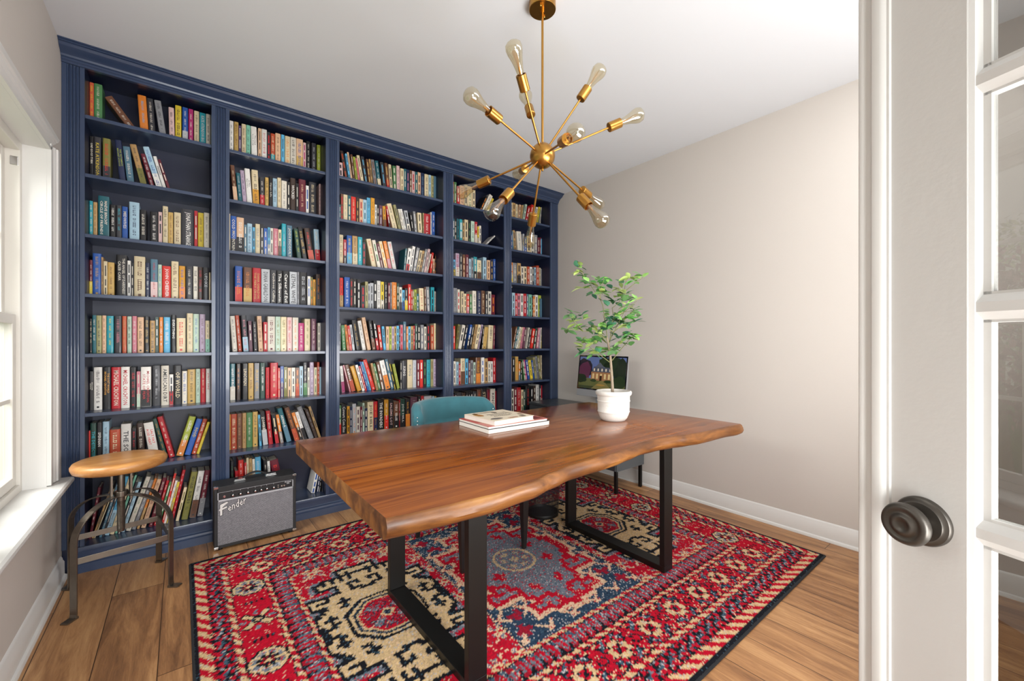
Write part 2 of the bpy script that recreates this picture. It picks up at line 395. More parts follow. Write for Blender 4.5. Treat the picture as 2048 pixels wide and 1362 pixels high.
# knob
kx, kz = .045, .951
bm = bmesh.new()
Mk = Matrix.Translation((kx, 0, kz)) @ Matrix.Rotation(-PI/2, 4, 'X')
ro = [(.0, 0), (.0372, 0), (.0372, .004), (.0355, .0065), (.031, .008), (.029, .0105), (.012, .012)]
lathe(bm, ro[1:], 48, M=Mk)
ros = dpart('rosette', bm, M_bronze, smooth=True)
bm = bmesh.new(); lathe(bm, [(.012, .008), (.0115, .022), (.013, .026), (.024, .030), (.0305, .035), (.032, .0405), (.030, .046), (.0265, .049), (.0225, .048), (.0195, .0465), (.016, .0475), (.0135, .051), (.010, .0515), (.008, .0495), (.003, .049)], 48, M=Mk)
dpart('knob', bm, M_bronze, smooth=True, ang=1.2)
bm = bmesh.new(); lathe(bm, [(.004, .009), (.004, .0118), (.002, .0122)], 16, c=(.004, .0235, 0), M=Mk)
pin = obj('privacy_pin', bm, M_brass); pin.parent = ros
# hinges on the far edge
for z in (.22, 1.05, 1.82):
    bm = bmesh.new(); lathe(bm, [(.006, 0), (.006, .09)], 12, c=(LW+.004, .004, z)); dpart('hinge', bm, M_bronze)
# ================================================================== BOOKCASE (built in, wall to wall)
BAY = [(-.4086, .1483), (.2406, .8182), (.9127, 1.7757), (1.8755, 2.4325), (2.525, 3.0452)]
SH = [2.469, 2.151, 1.824, 1.499, 1.1725, .849, .524, .132]
case = thing('bookcase', 'navy blue built-in bookcase with fluted pilasters filling the end wall', 'bookcase', (1.33, D, 0))
def cpart(name, bm, mat, **k):
    o = obj(name, bm, mat, **k); o.parent = case; o.matrix_parent_inverse = Matrix.Translation(-Vector(case.location)); return o
bm = bmesh.new(); bx(bm, XL, XR, YB-.012, YB, 0, H-.002); cpart('back_panel', bm, M_navy_shade)
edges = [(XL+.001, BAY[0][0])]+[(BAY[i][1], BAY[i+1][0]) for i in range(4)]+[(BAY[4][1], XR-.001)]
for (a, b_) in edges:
    bm = bmesh.new(); bx(bm, a, b_, D+.0, YB-.012, 0, 2.735); cpart('partition', bm, M_navy_shade)
    # fluted pilaster face: stile with round flutes
    bm = bmesh.new(); w = b_-a; m = w*.2; n = 4; fw = (w-2*m)/n; P = [(a, D+.001), (a, D-.012), (a+m*.8, D-.012)]
    for k in range(n):
        x0 = a+m+fw*k
        for t in range(0, 7):
            an = PI*t/6
            P.append((x0+fw*.5-fw*.43*math.cos(an), D-.012-.0+.008*(math.sin(an))))
    P += [(b_-m*.8, D-.012), (b_, D-.012), (b_, D+.001)]
    prism(bm, P, 'Z', .135, 2.73); cpart('pilaster', bm, M_navy)
for i, (a, b_) in enumerate(BAY):
    for j, z in enumerate(SH[:-1]):
        bm = bmesh.new(); bx(bm, a-.001, b_+.001, D, YB-.012, z-.0195, z); cpart('shelf', bm, M_navy, bevel=.0015)
    bm = bmesh.new(); bx(bm, a-.001, b_+.001, D, YB-.012, SH[-1]-.02, SH[-1]); cpart('shelf', bm, M_navy)
bm = bmesh.new(); bx(bm, XL+.001, XR-.001, D+.002, YB-.012, 2.735, H-.002); cpart('top_panel', bm, M_navy_shade)
# crown moulding
cr = [(-.0, 2.712), (.02, 2.712), (.02, 2.722), (.026, 2.726), (.026, 2.735), (.034, 2.739), (.037, 2.748), (.050, 2.757), (.066, 2.763), (.080, 2.772), (.088, 2.783), (.098, 2.786), (.098, 2.791), (.108, 2.793), (.108, H-.001), (0, H-.001)]
bm = bmesh.new(); prism(bm, [(D-p, z) for p, z in cr], 'X', XL+.001, XR-.001); cpart('crown_moulding', bm, M_navy, smooth=True, ang=.35)
ba = [(-.001, .134), (.016, .134), (.018, .128), (.018, .112), (.006, .108), (.004, .075), (.010, .068), (.018, .064), (.020, .052), (.030, .045), (.030, .0), (-.001, 0)]
bm = bmesh.new(); prism(bm, [(D-p+.001, z) for p, z in ba], 'X', XL+.029, XR-.03); cpart('plinth', bm, M_navy, smooth=True, ang=.35)
# ================================================================== BOOKS
HEX = dict(white='#e4e1db', ivory='#dcd5c6', cream='#dccba6', tan='#b8935f', peach='#dcb592', brown='#6b4632', dark_brown='#3d2c25', black='#1c1b1e', charcoal='#37373c',
 grey='#85868a', silver='#b9bcc0', red='#b81f2a', scarlet='#d53127', maroon='#6b2030', rust='#b4492c', orange='#dc8130', amber='#d99a2b', gold='#c3a05a', yellow='#dcc23a', lime='#a9b544',
 green='#4d7f4f', dark_green='#24463c', olive='#7d7a3d', khaki='#a39d6e', mint='#7fc0a8', pale_green='#bcd3bf', turquoise='#2a9fae', teal='#20616c', sky='#5eb0d8', pale_blue='#a4c3d4', steel_blue='#54788c',
 blue='#2a58a6', navy='#232c4c', purple='#4a3560', plum='#5e3346', lilac='#b9a5bc', pink='#cf7f8d', pale_pink='#d9b7b4', magenta='#ae2c6c', coral='#d2603f')
LIGHT = {'white','ivory','cream','peach','silver','yellow','mint','pale_green','pale_blue','lilac','pale_pink','gold','lime','khaki','tan','sky','amber','grey'}
# one entry: left-right : top : colour[/lower colour] [,lettering colour] [: shift of the top] [: words on the spine], read off a crop with the origin and scale given
ROWS = [
(0,0,100,40,.257,"275-325:422:coral,yellow;330-405:430:green;640-715:600:brown:-215;705-770:570:orange/orange,sky:-25;775-825:560:charcoal:-28;860-912:620:grey:-50;930-972:675:pale_pink:-8;975-1022:625:yellow,black;1030-1073:660:blue/silver,white;1078-1115:688:magenta;1122-1160:672:cream;1165-1212:672:turquoise,white:0:KATE ATKINSON BIG SKY;1215-1252:688:ivory"),
(0,1,100,40,.257,"285-335:895:black:0:ONE GOOD TURN;342-402:905:charcoal,yellow:0:KATE ATKINSON;410-470:915:olive/charcoal,scarlet;545-595:930:navy,lime:-42:THE TESTAMENTS|MARGARET ATWOOD;605-660:980:steel_blue:-40;715-765:965:tan/olive:-95;790-828:1040:maroon,white:-85;840-888:985:pale_blue/white,blue:-118;890-925:1060:white,black:-90:SNAKES;928-950:1085:maroon:-90"),
(0,2,100,370,.257,"285-325:118:turquoise;332-368:130:tan,dark_brown;375-460:80:teal:0:MAEVE BINCHY|CIRCLE OF FRIENDS;465-512:150:black/black,white;515-558:155:charcoal,turquoise;560-605:165:blue:0:MIDWIVES;617-695:128:pale_blue,navy;700-750:190:black;778-842:205:black,white;845-872:208:pale_pink;877-918:162:cream;920-958:210:gold,brown;965-1018:210:cream,brown;1022-1118:182:charcoal,white:0:JONATHAN STRANGE;1124-1148:200:red;1152-1195:213:yellow,brown;1198-1240:213:ivory;1243-1256:265:black"),
(0,3,100,370,.257,"283-318:580:maroon/yellow;320-398:528:blue,gold;400-414:560:tan;418-446:592:cream;449-500:600:gold,brown;515-598:540:black:0:THE ANGEL OF DARKNESS|CALEB CARR;603-628:588:white,black;630-652:605:black;655-740:552:cream,brown;742-778:605:navy,silver;782-838:575:steel_blue/pale_pink,red;840-870:618:pale_green,blue;873-940:628:scarlet,white:0:JOHN CHEEVER;945-1000:592:cream,brown;1005-1052:628:amber/orange,blue;1057-1112:630:charcoal;1115-1150:632:ivory;1152-1190:638:dark_brown,red;1192-1235:640:charcoal,silver:0:UPDIKE;1238-1256:680:cream"),
(0,4,100,370,.257,"285-318:1040:black,cream;320-355:1012:teal;360-402:1015:khaki;405-437:1015:peach,brown;440-495:1018:turquoise,yellow;500-558:1018:charcoal,pink;562-595:1020:coral,gold;600-635:1022:pale_green,black;640-675:1020:pink,white;680-730:1028:peach,black;735-772:1022:black,gold;777-818:1055:tan;820-845:1028:dark_green,white:0:THIRD GIRL;850-880:1028:orange,white;885-935:1028:sky,white;943-980:1010:black,white:0:EVERYTHING;985-1055:1035:cream,scarlet;1065-1112:998:cream,brown;1115-1160:1003:pale_green,blue;1165-1208:1005:lilac,maroon;1210-1243:1055:cream/mint;1245-1256:1060:black"),
(0,5,100,700,.3304,"228-260:130:black:0:DISCLOSURE|CRICHTON;265-317:105:white/white,black;320-368:105:black,amber:0:THE LOST WORLD|MICHAEL CRICHTON;372-428:105:red:0:MICHAEL CRICHTON;430-482:103:white,red:0:MICHAEL CRICHTON;485-522:105:black,red;525-547:130:pink/pale_green;550-612:103:white/black,red:0:MICHAEL CRICHTON|STATE OF FEAR;620-670:95:charcoal,silver;673-720:95:ivory,black:0:AMERICAN DIRT;723-746:148:white/red;748-798:95:black,cream:0:OF WORLD;800-830:128:ivory,blue;833-880:118:gold,black;883-910:115:pale_green;912-942:113:red,cream;945-972:113:white,red:0:JUNOT DIAZ"),
(0,6,100,700,.3304,"227-235:490:scarlet;237-275:445:dark_green,turquoise:0:THE DETECTIVE;282-316:440:black,white:0:SPENNAN;319-358:435:pale_blue,navy;360-425:485:rust,cream;430-490:450:white,charcoal:0:THE SON;492-530:475:black,red;535-578:445:dark_brown:-12;607-672:445:white,scarlet:-42:SALT FAT|ACID HEAT;690-716:420:dark_green,amber:-70;722-757:408:red:-75;762-805:400:lime/orange,white:82;812-850:415:blue,yellow:78:FOOD;855-886:415:rust,white:73;890-928:430:yellow,black:70:LA SON|ROY CHOI"),
(0,7,120,880,.2791,"200-222:340:maroon:70;226-242:330:tan:140;244-252:350:cream:140;256-290:250:steel_blue,white:150;292-308:270:charcoal,white:145;312-346:250:sky/pale_blue:150;352-386:240:cream,steel_blue:150;392-410:250:mint:145;414-432:300:charcoal:130;436-462:300:pale_blue:125;468-505:262:ivory,green:150;510-544:285:grey,white:135;548-568:275:orange/tan:130;577-612:280:peach,maroon:120;632-662:270:maroon:105;668-690:290:red:95;695-714:300:green,white:90;718-734:240:scarlet:95;737-760:290:white,blue:85;763-780:300:yellow,blue:80;783-806:215:red,white:92;828-850:340:cream,olive:62;868-914:228:olive,black:75;926-972:222:white/brown,charcoal:66;984-1038:215:maroon/grey,white:58"),
(1,0,425,200,.1836,"185-228:200:white;235-283:215:gold,brown;285-313:275:purple;318-365:255:cream,brown;368-413:265:mint;428-490:228:white,charcoal:-12:The Last|Love Song;498-533:298:peach;537-592:265:white,red;597-630:345:charcoal,red;635-680:360:rust/turquoise,cream;685-743:300:peach,brown;750-783:365:sky;790-846:335:cream,orange;850-912:358:ivory,black;915-985:360:peach/gold,blue;988-1018:460:pale_pink,magenta;1022-1068:415:black;1080-1130:418:charcoal,silver;1140-1212:485:lime,white"),
(1,1,425,200,.1836,"237-282:705:brown/peach,cream:-45;286-330:790:teal,silver:-30;335-378:762:lilac,charcoal:-36;382-438:742:white,black:-34:A Fine|Exposure;445-513:755:cream/amber:-20;520-570:835:charcoal/red:-6;574-612:840:gold,black;615-655:830:black:0:Open Life;658-703:850:pale_blue;708-748:843:cream,brown;753-810:875:ivory;814-845:890:black;848-905:845:dark_brown,white:0:WICKED;908-938:905:black;942-1015:858:maroon,peach;1018-1048:930:white,blue;1052-1132:888:charcoal,cream;1162-1222:912:pale_pink"),
(1,2,425,410,.1836,"185-193:95:cream;197-260:115:blue/black:0:COLD MOUNTAIN;263-342:130:peach/black,white;346-373:212:steel_blue;378-432:198:pale_blue,navy;437-463:240:sky;467-518:203:cream,grey;522-558:205:black;560-598:250:blue;602-628:242:sky/white;631-660:250:ivory;663-715:252:pink,white;718-750:265:cream/brown;755-803:200:turquoise,lilac;808-868:218:steel_blue:0:JODI PICOULT;928-975:255:dark_green,lime:-45;987-1038:238:black,gold:-60;1053-1116:250:dark_brown/rust,scarlet:-58;1128-1210:262:pale_blue/red,ivory:-22"),
(1,3,425,410,.1836,"245-325:662:blue/scarlet,orange;337-430:675:brown/gold,orange;437-527:682:red,gold:0:DIANA GABALDON|THE FIERY CROSS;533-625:695:silver,charcoal:0:DIANA GABALDON;632-697:705:charcoal:0:Cuckoos Calling;703-765:712:black/black,white:0:The Silkworm;770-835:718:black,white:0:Career of Evil;840-922:725:silver,black:0:LETHAL WHITE;926-944:730:grey;948-1030:730:black,silver;1035-1066:775:white,blue;1069-1092:785:olive,orange;1096-1122:810:amber;1130-1205:752:dark_brown/charcoal,orange"),
(1,4,425,600,.1836,"218-272:175:ivory,charcoal:-30;280-322:168:rust,white:-34;337-395:168:charcoal/pale_blue,pink:-28;402-438:228:plum:-14;450-492:235:charcoal:-15;503-553:175:peach,maroon:-20;557-598:240:red;602-682:178:ivory,maroon;686-742:180:pale_green,olive;746-807:183:cream,olive;812-867:187:pale_pink,red;873-936:190:ivory,orange;940-998:250:magenta,white;1004-1065:205:cream,olive;1076-1130:205:plum,pale_pink;1148-1180:250:ivory;1183-1225:250:silver"),
(1,5,425,600,.1836,"192-248:695:teal/ivory,white;260-305:695:dark_brown,orange;325-385:693:black,cream:0:LINCOLN;390-448:688:gold,brown;456-512:688:grey,gold:0:IRISH GIRL;519-573:685:dark_green,white;579-621:735:red,black;630-713:685:red,cream;715-735:740:scarlet;740-775:722:blue/purple;779-815:730:olive;820-857:738:peach;862-900:738:ivory;905-945:738:brown/rust,orange;949-985:722:pale_blue;990-1032:682:charcoal/green;1036-1058:738:ivory;1061-1104:680:lilac,charcoal;1108-1138:735:cream,green;1143-1193:678:rust,white;1196-1226:730:pale_blue,navy"),
(1,6,415,790,.2423,"183-190:160:amber;193-242:160:rust,cream;244-285:155:brown,tan;288-320:150:tan,brown;322-371:147:green;374-420:140:gold,dark_green;430-452:165:sky:-14;459-502:140:black/silver:-28:ZOMBIES;507-542:133:red:-26;562-592:165:black/red,cream:-34;604-630:165:orange/grey:-40;656-695:115:teal/steel_blue,white:-80:ARMADA;722-762:110:brown/rust,orange:-88;768-794:150:orange/black:-75;798-830:145:white/black:-75;842-884:105:grey,silver:-104;888-918:125:dark_brown,grey:-86;922-945:98:tan:-88"),
(1,7,415,790,.2423,"195-222:548:black,green:-6;226-258:630:red:-4;262-306:540:scarlet,white:-8;310-328:560:red:-6;332-352:520:cream:-12;355-378:525:tan:-12;381-402:530:ivory:-12;406-452:515:sky,white:-14;480-512:540:black:-20;515-538:548:white:-24;585-650:545:maroon,scarlet:-70;855-890:622:white,blue:42;900-926:650:navy,white:22;930-966:690:black,white:16:BUFFALO;972-992:720:charcoal:10"),
(2,0,655,270,.1542,"152-208:350:pale_pink,charcoal:-12;238-275:170:dark_brown,rust:-80;287-310:240:sky:-60;313-335:210:peach:-62;340-364:250:brown:-42;376-402:280:lime,black:-45;410-440:300:pink,scarlet:-48;446-485:225:cream:-78;497-535:250:charcoal,sky:-70;543-573:310:brown,gold:-45;577-603:310:tan,black:-42;613-653:315:grey,brown:-50;663-708:285:teal/cream,white:-55;727-769:350:charcoal,sky:-45;778-815:360:brown/red,gold:-40;818-851:378:cream:-28;857-898:395:green:-14;902-943:370:pale_pink,maroon:-8;946-989:430:cream,brown;992-1022:435:teal;1025-1063:445:navy,pink;1068-1092:455:brown;1096-1134:465:pale_pink,red;1138-1168:475:teal,cream;1172-1208:480:peach,brown;1212-1256:485:navy,steel_blue;1261-1310:500:cream;1314-1342:508:pale_blue;1346-1395:525:khaki,black;1399-1434:535:black,orange;1438-1478:540:steel_blue,white"),
(2,1,655,270,.1542,"155-170:900:teal;173-205:760:brown,red;208-262:768:cream,grey;265-304:780:teal,cream;307-370:795:scarlet/scarlet,cream;373-411:808:dark_brown,gold;414-460:825:peach,red;463-508:835:pale_blue,teal;512-558:810:sky;563-612:812:amber,brown;615-640:900:white;643-668:905:black;672-720:910:plum,silver;730-768:920:amber/brown:-16;806-838:920:red/black,white:-50;860-925:890:cream:-92;936-968:905:khaki:-84;985-1008:960:ivory:-72;1012-1038:960:white:-72;1050-1092:980:silver/ivory:-58;1102-1130:1005:black,white:-38;1138-1168:990:grey,white:-30;1182-1230:1005:cream,charcoal:-16;1237-1249:1010:khaki;1252-1334:1015:red,white;1338-1350:1000:white;1355-1403:990:blue,white;1410-1430:1060:black"),
(2,2,655,450,.1395,"168-225:135:cream,black;232-272:205:red/black,white;278-352:145:blue/sky,yellow;358-432:152:tan/cream,black;438-500:168:turquoise,white;504-546:240:black,red;645-710:200:cream,scarlet:-88;727-773:218:ivory,green:-88;778-812:265:maroon:-72;827-872:235:cream,amber:-92;882-930:232:orange/pink:-85;943-998:240:white,scarlet:-82;1088-1110:335:teal:30;1114-1162:330:white/red,black:48;1166-1206:300:white:55;1216-1258:320:grey,white:66;1266-1302:360:cream:62;1306-1334:365:tan:60;1338-1370:340:grey,ivory:66;1376-1408:340:pale_pink,charcoal:68;1412-1440:410:ivory:62;1450-1494:390:scarlet:38;1500-1528:480:cream,red;1542-1585:415:black,orange"),
(2,3,655,450,.1395,"176-226:755:scarlet/tan,black;242-322:745:blue,white;326-364:770:dark_brown,red;370-414:770:black;426-472:775:black,white;481-538:865:charcoal,red;541-579:810:khaki;583-607:840:silver;610-659:828:silver;665-707:800:black,white;712-761:798:white,black;765-808:812:yellow/ivory,black;813-866:818:black;870-899:830:maroon;903-921:825:grey;926-992:818:orange,cream;996-1028:835:dark_green;1031-1068:890:ivory/charcoal;1071-1105:930:sky/blue;1109-1151:905:black/yellow;1156-1197:848:scarlet;1200-1221:925:red;1223-1244:925:olive;1247-1275:925:lime;1279-1310:985:teal,white;1325-1388:905:cream,red:-10;1393-1420:890:brown:-6;1428-1474:885:grey,white:-16;1482-1530:890:turquoise,black;1535-1567:950:ivory"),
(2,4,655,620,.19084,"121-140:140:grey;147-192:160:green:-16;207-230:155:orange,maroon:-30;234-258:165:scarlet:-28;264-288:155:silver:-34;303-352:108:black,gold:-50;368-405:115:white,black:-52;421-458:80:peach,maroon:-62;471-507:115:black/brown,white:-42;516-543:110:black/red,white:-42;552-580:160:scarlet:-30;590-612:172:sky:-20;615-645:172:peach;650-672:172:lime;675-698:172:lilac;700-722:172:gold;725-748:165:sky;750-760:180:black;763-790:155:pink,red;796-822:122:steel_blue;828-845:172:orange;847-870:172:sky;873-899:170:tan;901-916:165:red;918-942:145:dark_green,white;946-972:160:black;976-1008:155:grey,ivory;1013-1038:175:ivory;1041-1074:145:black,red;1080-1115:160:rust,cream;1119-1160:140:cream,yellow"),
(2,5,655,620,.19084,"152-198:588:white/magenta,charcoal:-24;232-246:580:pink:-70;252-296:580:brown/rust,white:-72:babies;316-360:595:amber,yellow:-80;366-392:580:white:-75;396-414:590:red:-70;420-438:545:blue:-84;441-463:545:sky:-84;468-508:525:scarlet,white:-96;513-533:560:tan:-62;537-563:565:green:-64;568-598:550:brown,white:-58;612-662:535:white/orange:-68;668-696:518:steel_blue:-68;700-718:525:black,yellow:-66;732-758:570:lime,olive:-54;762-780:530:black;784-830:530:charcoal,white:0:KING;838-892:522:cream,grey:0:KING;896-932:525:silver,blue;938-965:522:maroon,white;969-1000:522:scarlet,white;1004-1037:522:black,green;1041-1078:522:turquoise,teal;1082-1108:515:khaki,brown;1112-1158:515:lilac,charcoal"),
(2,6,655,620,.19084,"121-143:1000:green/scarlet;146-200:990:black,white:0:Covert Con Sins;204-232:1010:amber,black;235-258:1015:navy,white:0:THE REVENANT;262-300:985:silver,orange;303-340:1015:ivory,plum;343-365:1015:maroon,white;368-388:975:pale_green;391-418:1030:navy;421-482:965:cream,black:0:JOE HILL;486-525:960:red/navy,amber;533-590:945:black,white:0:THE INVADERS;596-640:940:amber/scarlet,white;645-690:940:black,pale_pink:0:SALEMS LOT;695-748:960:brown/black,white;751-762:940:red;766-812:935:dark_green/black,white:0:JOE HILL;818-865:930:black/orange,amber;869-945:915:plum,grey;950-975:905:black;980-1008:900:red;1014-1090:905:silver,charcoal;1093-1120:905:pale_blue;1125-1160:905:gold"),
(3,0,880,350,.1836,"143-153:60:orange;156-180:60:green;184-215:120:red;219-262:110:peach;267-300:90:cream;305-350:120:cream,green;355-384:160:cream;415-436:225:black,orange:90;442-485:205:ivory:100;492-512:250:yellow:78"),
(3,1,880,350,.1836,"143-158:475:teal,white;160-180:480:black;184-212:475:teal,black;216-243:480:turquoise,white;246-266:520:tan;269-305:483:cream,black;308-336:487:black,green;340-378:500:pale_green,charcoal;381-405:508:red/ivory;409-425:560:yellow/ivory;428-447:550:ivory;462-490:652:white:142"),
(3,2,880,350,.1836,"143-166:920:sky/yellow;172-213:850:lilac/ivory,red;217-242:850:charcoal;247-276:865:brown,peach;281-311:865:maroon,white;315-338:912:pale_blue;341-365:900:grey;368-402:890:turquoise/black;406-450:925:cream/brown;470-505:895:pale_blue;513-546:925:peach,brown;551-580:915:navy,gold;584-622:915:blue,white"),
(3,3,880,570,.1909,"138-181:30:grey,charcoal;184-208:45:ivory,red;220-250:65:cream;253-276:90:cream;283-306:95:scarlet/pink;311-335:97:green;342-382:60:ivory;394-430:60:navy;436-472:58:brown,cream;476-500:70:charcoal;504-537:65:ivory;541-575:100:maroon,orange"),
(3,4,880,570,.1909,"138-158:430:scarlet;163-184:410:olive,dark_brown:26;190-222:415:ivory:46;230-252:415:charcoal:48;274-300:412:blue/black:44;304-324:412:black:40;330-352:412:tan:44;360-388:412:cream:44;394-418:412:lilac:42;428-440:430:black:18;444-494:435:gold,brown:28;504-554:420:cream:10;560-602:422:maroon:6"),
(3,5,880,570,.1909,"138-166:800:ivory;170-195:805:pale_blue;198-215:825:red;219-262:770:cream/brown;266-294:772:sky;298-318:790:plum;321-346:790:grey;351-373:810:pale_green;378-425:760:brown/orange,amber;432-465:760:white,blue;469-500:770:tan;504-528:800:ivory;531-554:800:white;558-580:765:red;584-608:760:scarlet"),
(3,6,880,570,.1909,"136-150:1150:maroon;153-178:1130:black;182-225:1125:charcoal,gold;230-268:1130:dark_brown,gold;272-295:1120:black,white;298-318:1120:black,white;321-346:1115:black,white;350-385:1115:charcoal;391-432:1095:brown,rust;436-489:1090:black,cream:0:STEPHEN;493-526:1095:maroon,red;530-580:1090:ivory,charcoal:0:KING;583-608:1110:red,black"),
(4,0,880,350,.1836,"778-790:300:cream;793-820:300:tan;826-846:315:cream;849-868:320:peach:16;874-890:325:tan:20;896-916:315:pale_green:36;920-944:340:red:44;960-985:320:scarlet:40;990-1006:345:steel_blue:38;1012-1032:345:white:38;1037-1056:345:yellow:44;1063-1084:365:green,black:46;1098-1130:362:ivory:52"),
(4,1,880,350,.1836,"776-786:640:blue;790-803:610:steel_blue:-6;812-836:600:tan:-22;850-900:612:ivory,steel_blue:-16;904-918:640:silver;921-944:680:blue;948-990:665:cream;994-1026:650:ivory;1029-1060:650:grey,ivory;1065-1086:680:maroon;1089-1112:680:maroon,pale_pink;1115-1130:690:white;1133-1148:700:sky"),
(4,2,880,350,.1836,"773-792:950:orange/yellow;796-839:955:grey,ivory;843-880:957:tan/black;884-912:995:ivory;914-944:995:cream;949-975:995:rust;979-1005:1000:white;1008-1022:1010:charcoal;1026-1049:1005:pale_blue;1053-1078:985:rust;1082-1096:1010:cream;1099-1113:1020:magenta;1116-1130:1025:grey"),
(4,3,880,570,.1909,"756-786:80:pale_blue;789-808:88:red,white;811-841:88:pink,charcoal;845-873:90:white,black;877-905:90:red,white;908-924:95:steel_blue;930-962:98:mint;965-973:110:black;976-995:120:orange;998-1026:103:white;1031-1058:108:lime;1062-1080:140:black;1085-1105:145:steel_blue"),
(4,4,880,570,.1909,"741-752:450:ivory;757-772:435:brown:40;776-792:435:teal,white:40;796-812:438:ivory,teal:40;816-834:440:cream:38;838-856:440:pink,navy:34;862-882:445:plum:28;898-914:445:ivory:30;920-938:448:charcoal:26;944-970:455:scarlet:30;978-998:448:dark_green:26;1010-1028:448:pink:22;1036-1052:446:lilac:18;1056-1070:446:ivory:14;1076-1102:460:yellow:10;1108-1130:430:grey:2"),
(4,5,880,570,.1909,"743-753:760:tan;758-785:760:black,white;789-820:750:gold,orange;825-842:800:orange/steel_blue;848-864:790:black,white;870-888:785:green,white:-24;893-914:788:magenta:-24;920-942:790:blue:-24;948-974:790:yellow:-24;978-992:790:blue:-22;997-1015:760:khaki:-22;1020-1042:750:grey:-24;1048-1076:740:olive:-32;1080-1098:740:cream:-30"),
(4,6,880,570,.1909,"746-774:1090:ivory,black;778-805:1080:maroon;809-848:1075:red;851-873:1100:cream;876-896:1100:dark_green;901-945:1060:black,scarlet;949-975:1060:black,white;979-1003:1060:dark_brown;1006-1038:1045:white;1041-1071:1050:charcoal;1076-1100:1050:red/ivory"),
]
GLY = random.Random(11)
def shade(name):
    c = srgb(HEX[name]); k = GLY.uniform(.86, 1.1); return (*[min(1, v*k) for v in c], 1)
def cover_mesh(bm, lay, w, h, d, e, M, lod=0, matid=0):
    """cover: spine + two boards, spine face at y=0 facing -y, body behind"""
    base = shade(e['c']); t = .0022
    if lod: # plain
        fs = bx(bm, 0, w, 0, d, 0, h, 0, M)
        for f in fs:
            for l in f.loops: l[lay] = base
        pg = (.62, .57, .47, 1)
        for l in fs[5].loops: l[lay] = pg      # top shows the page block
    else:
        r = min(.004, w*.22)
        P = [(0, d), (0, r*.8), (w*.12, r*.2), (w*.3, 0), (w*.7, 0), (w*.88, r*.2), (w, r*.8), (w, d), (w-t, d), (w-t, r+t), (t, r+t), (t, d)]
        n0 = len(bm.faces); prism(bm, P, 'Z', 0, h, 0, M); bm.faces.ensure_lookup_table()
        for f in bm.faces[n0:]:
            for l in f.loops: l[lay] = base
    y = -.0004
    def quad(x0, x1, z0, z1, col, yy=y):
        vs = [bm.verts.new(M @ Vector(p)) for p in ((x0, yy, z0), (x1, yy, z0), (x1, yy, z1), (x0, yy, z1))]
        f = bm.faces.new(vs)
        for l in f.loops: l[lay] = col
    if e.get('c2') and e['c2'] != e['c']: quad(w*.02, w*.98, .001, h*GLY.uniform(.36, .5), shade(e['c2']), -.0002)
    tc = shade(e['t']); m = w*.16
    if w < .006: return
    if e.get('words') and not lod:
        L = e['words'].split('|'); n = len(L); cw = (w-2*m*.7)/n
        for i, s in enumerate(L):
            cx = w-m*.7-cw*(i+.5) if n > 1 else w/2
            ln = min(h*.84, cw*.68*len(s)*.95)
            A = M @ Matrix.Translation((cx, y-.0002, h*.5+(0 if ln > h*.6 else h*.12))) @ Matrix(((0, 1, 0, 0), (0, 0, -1, 0), (-1, 0, 0, 0), (0, 0, 0, 1)))
            put_text(bm, s, A, ln, cw*.66, 0, lay, tc)
    else:
        # rows of small lettering marks: author and title too small to read
        z = h*GLY.uniform(.86, .93); end = h*GLY.uniform(.14, .3); hh = w*GLY.uniform(.22, .42); x0 = (w-hh)/2
        if lod:
            while z > end:
                s = h*GLY.uniform(.16, .3); quad(x0, x0+hh, z-s, z, tc); z -= s+h*GLY.uniform(.05, .12)
            return
        gap = GLY.randrange(6, 11); k = 0
        while z > end:
            s = hh*GLY.uniform(.35, .62); q = GLY.random()
            if q < .35: quad(x0, x0+hh, z-s*.35, z, tc)
            elif q < .7:
                quad(x0, x0+hh*.3, z-s, z, tc); quad(x0+hh*.7, x0+hh, z-s, z, tc); quad(x0+hh*.3, x0+hh*.7, z-s*.4, z-s*.1, tc)
            else:
                quad(x0, x0+hh, z-s*.3, z, tc); quad(x0, x0+hh*.25, z-s, z-s*.3, tc)
            z -= s+hh*.14; k += 1
            if k % gap == 0: z -= h*.06
        if GLY.random() < .6: quad(w*.36, w*.64, h*.045, h*.045+w*.28, tc)
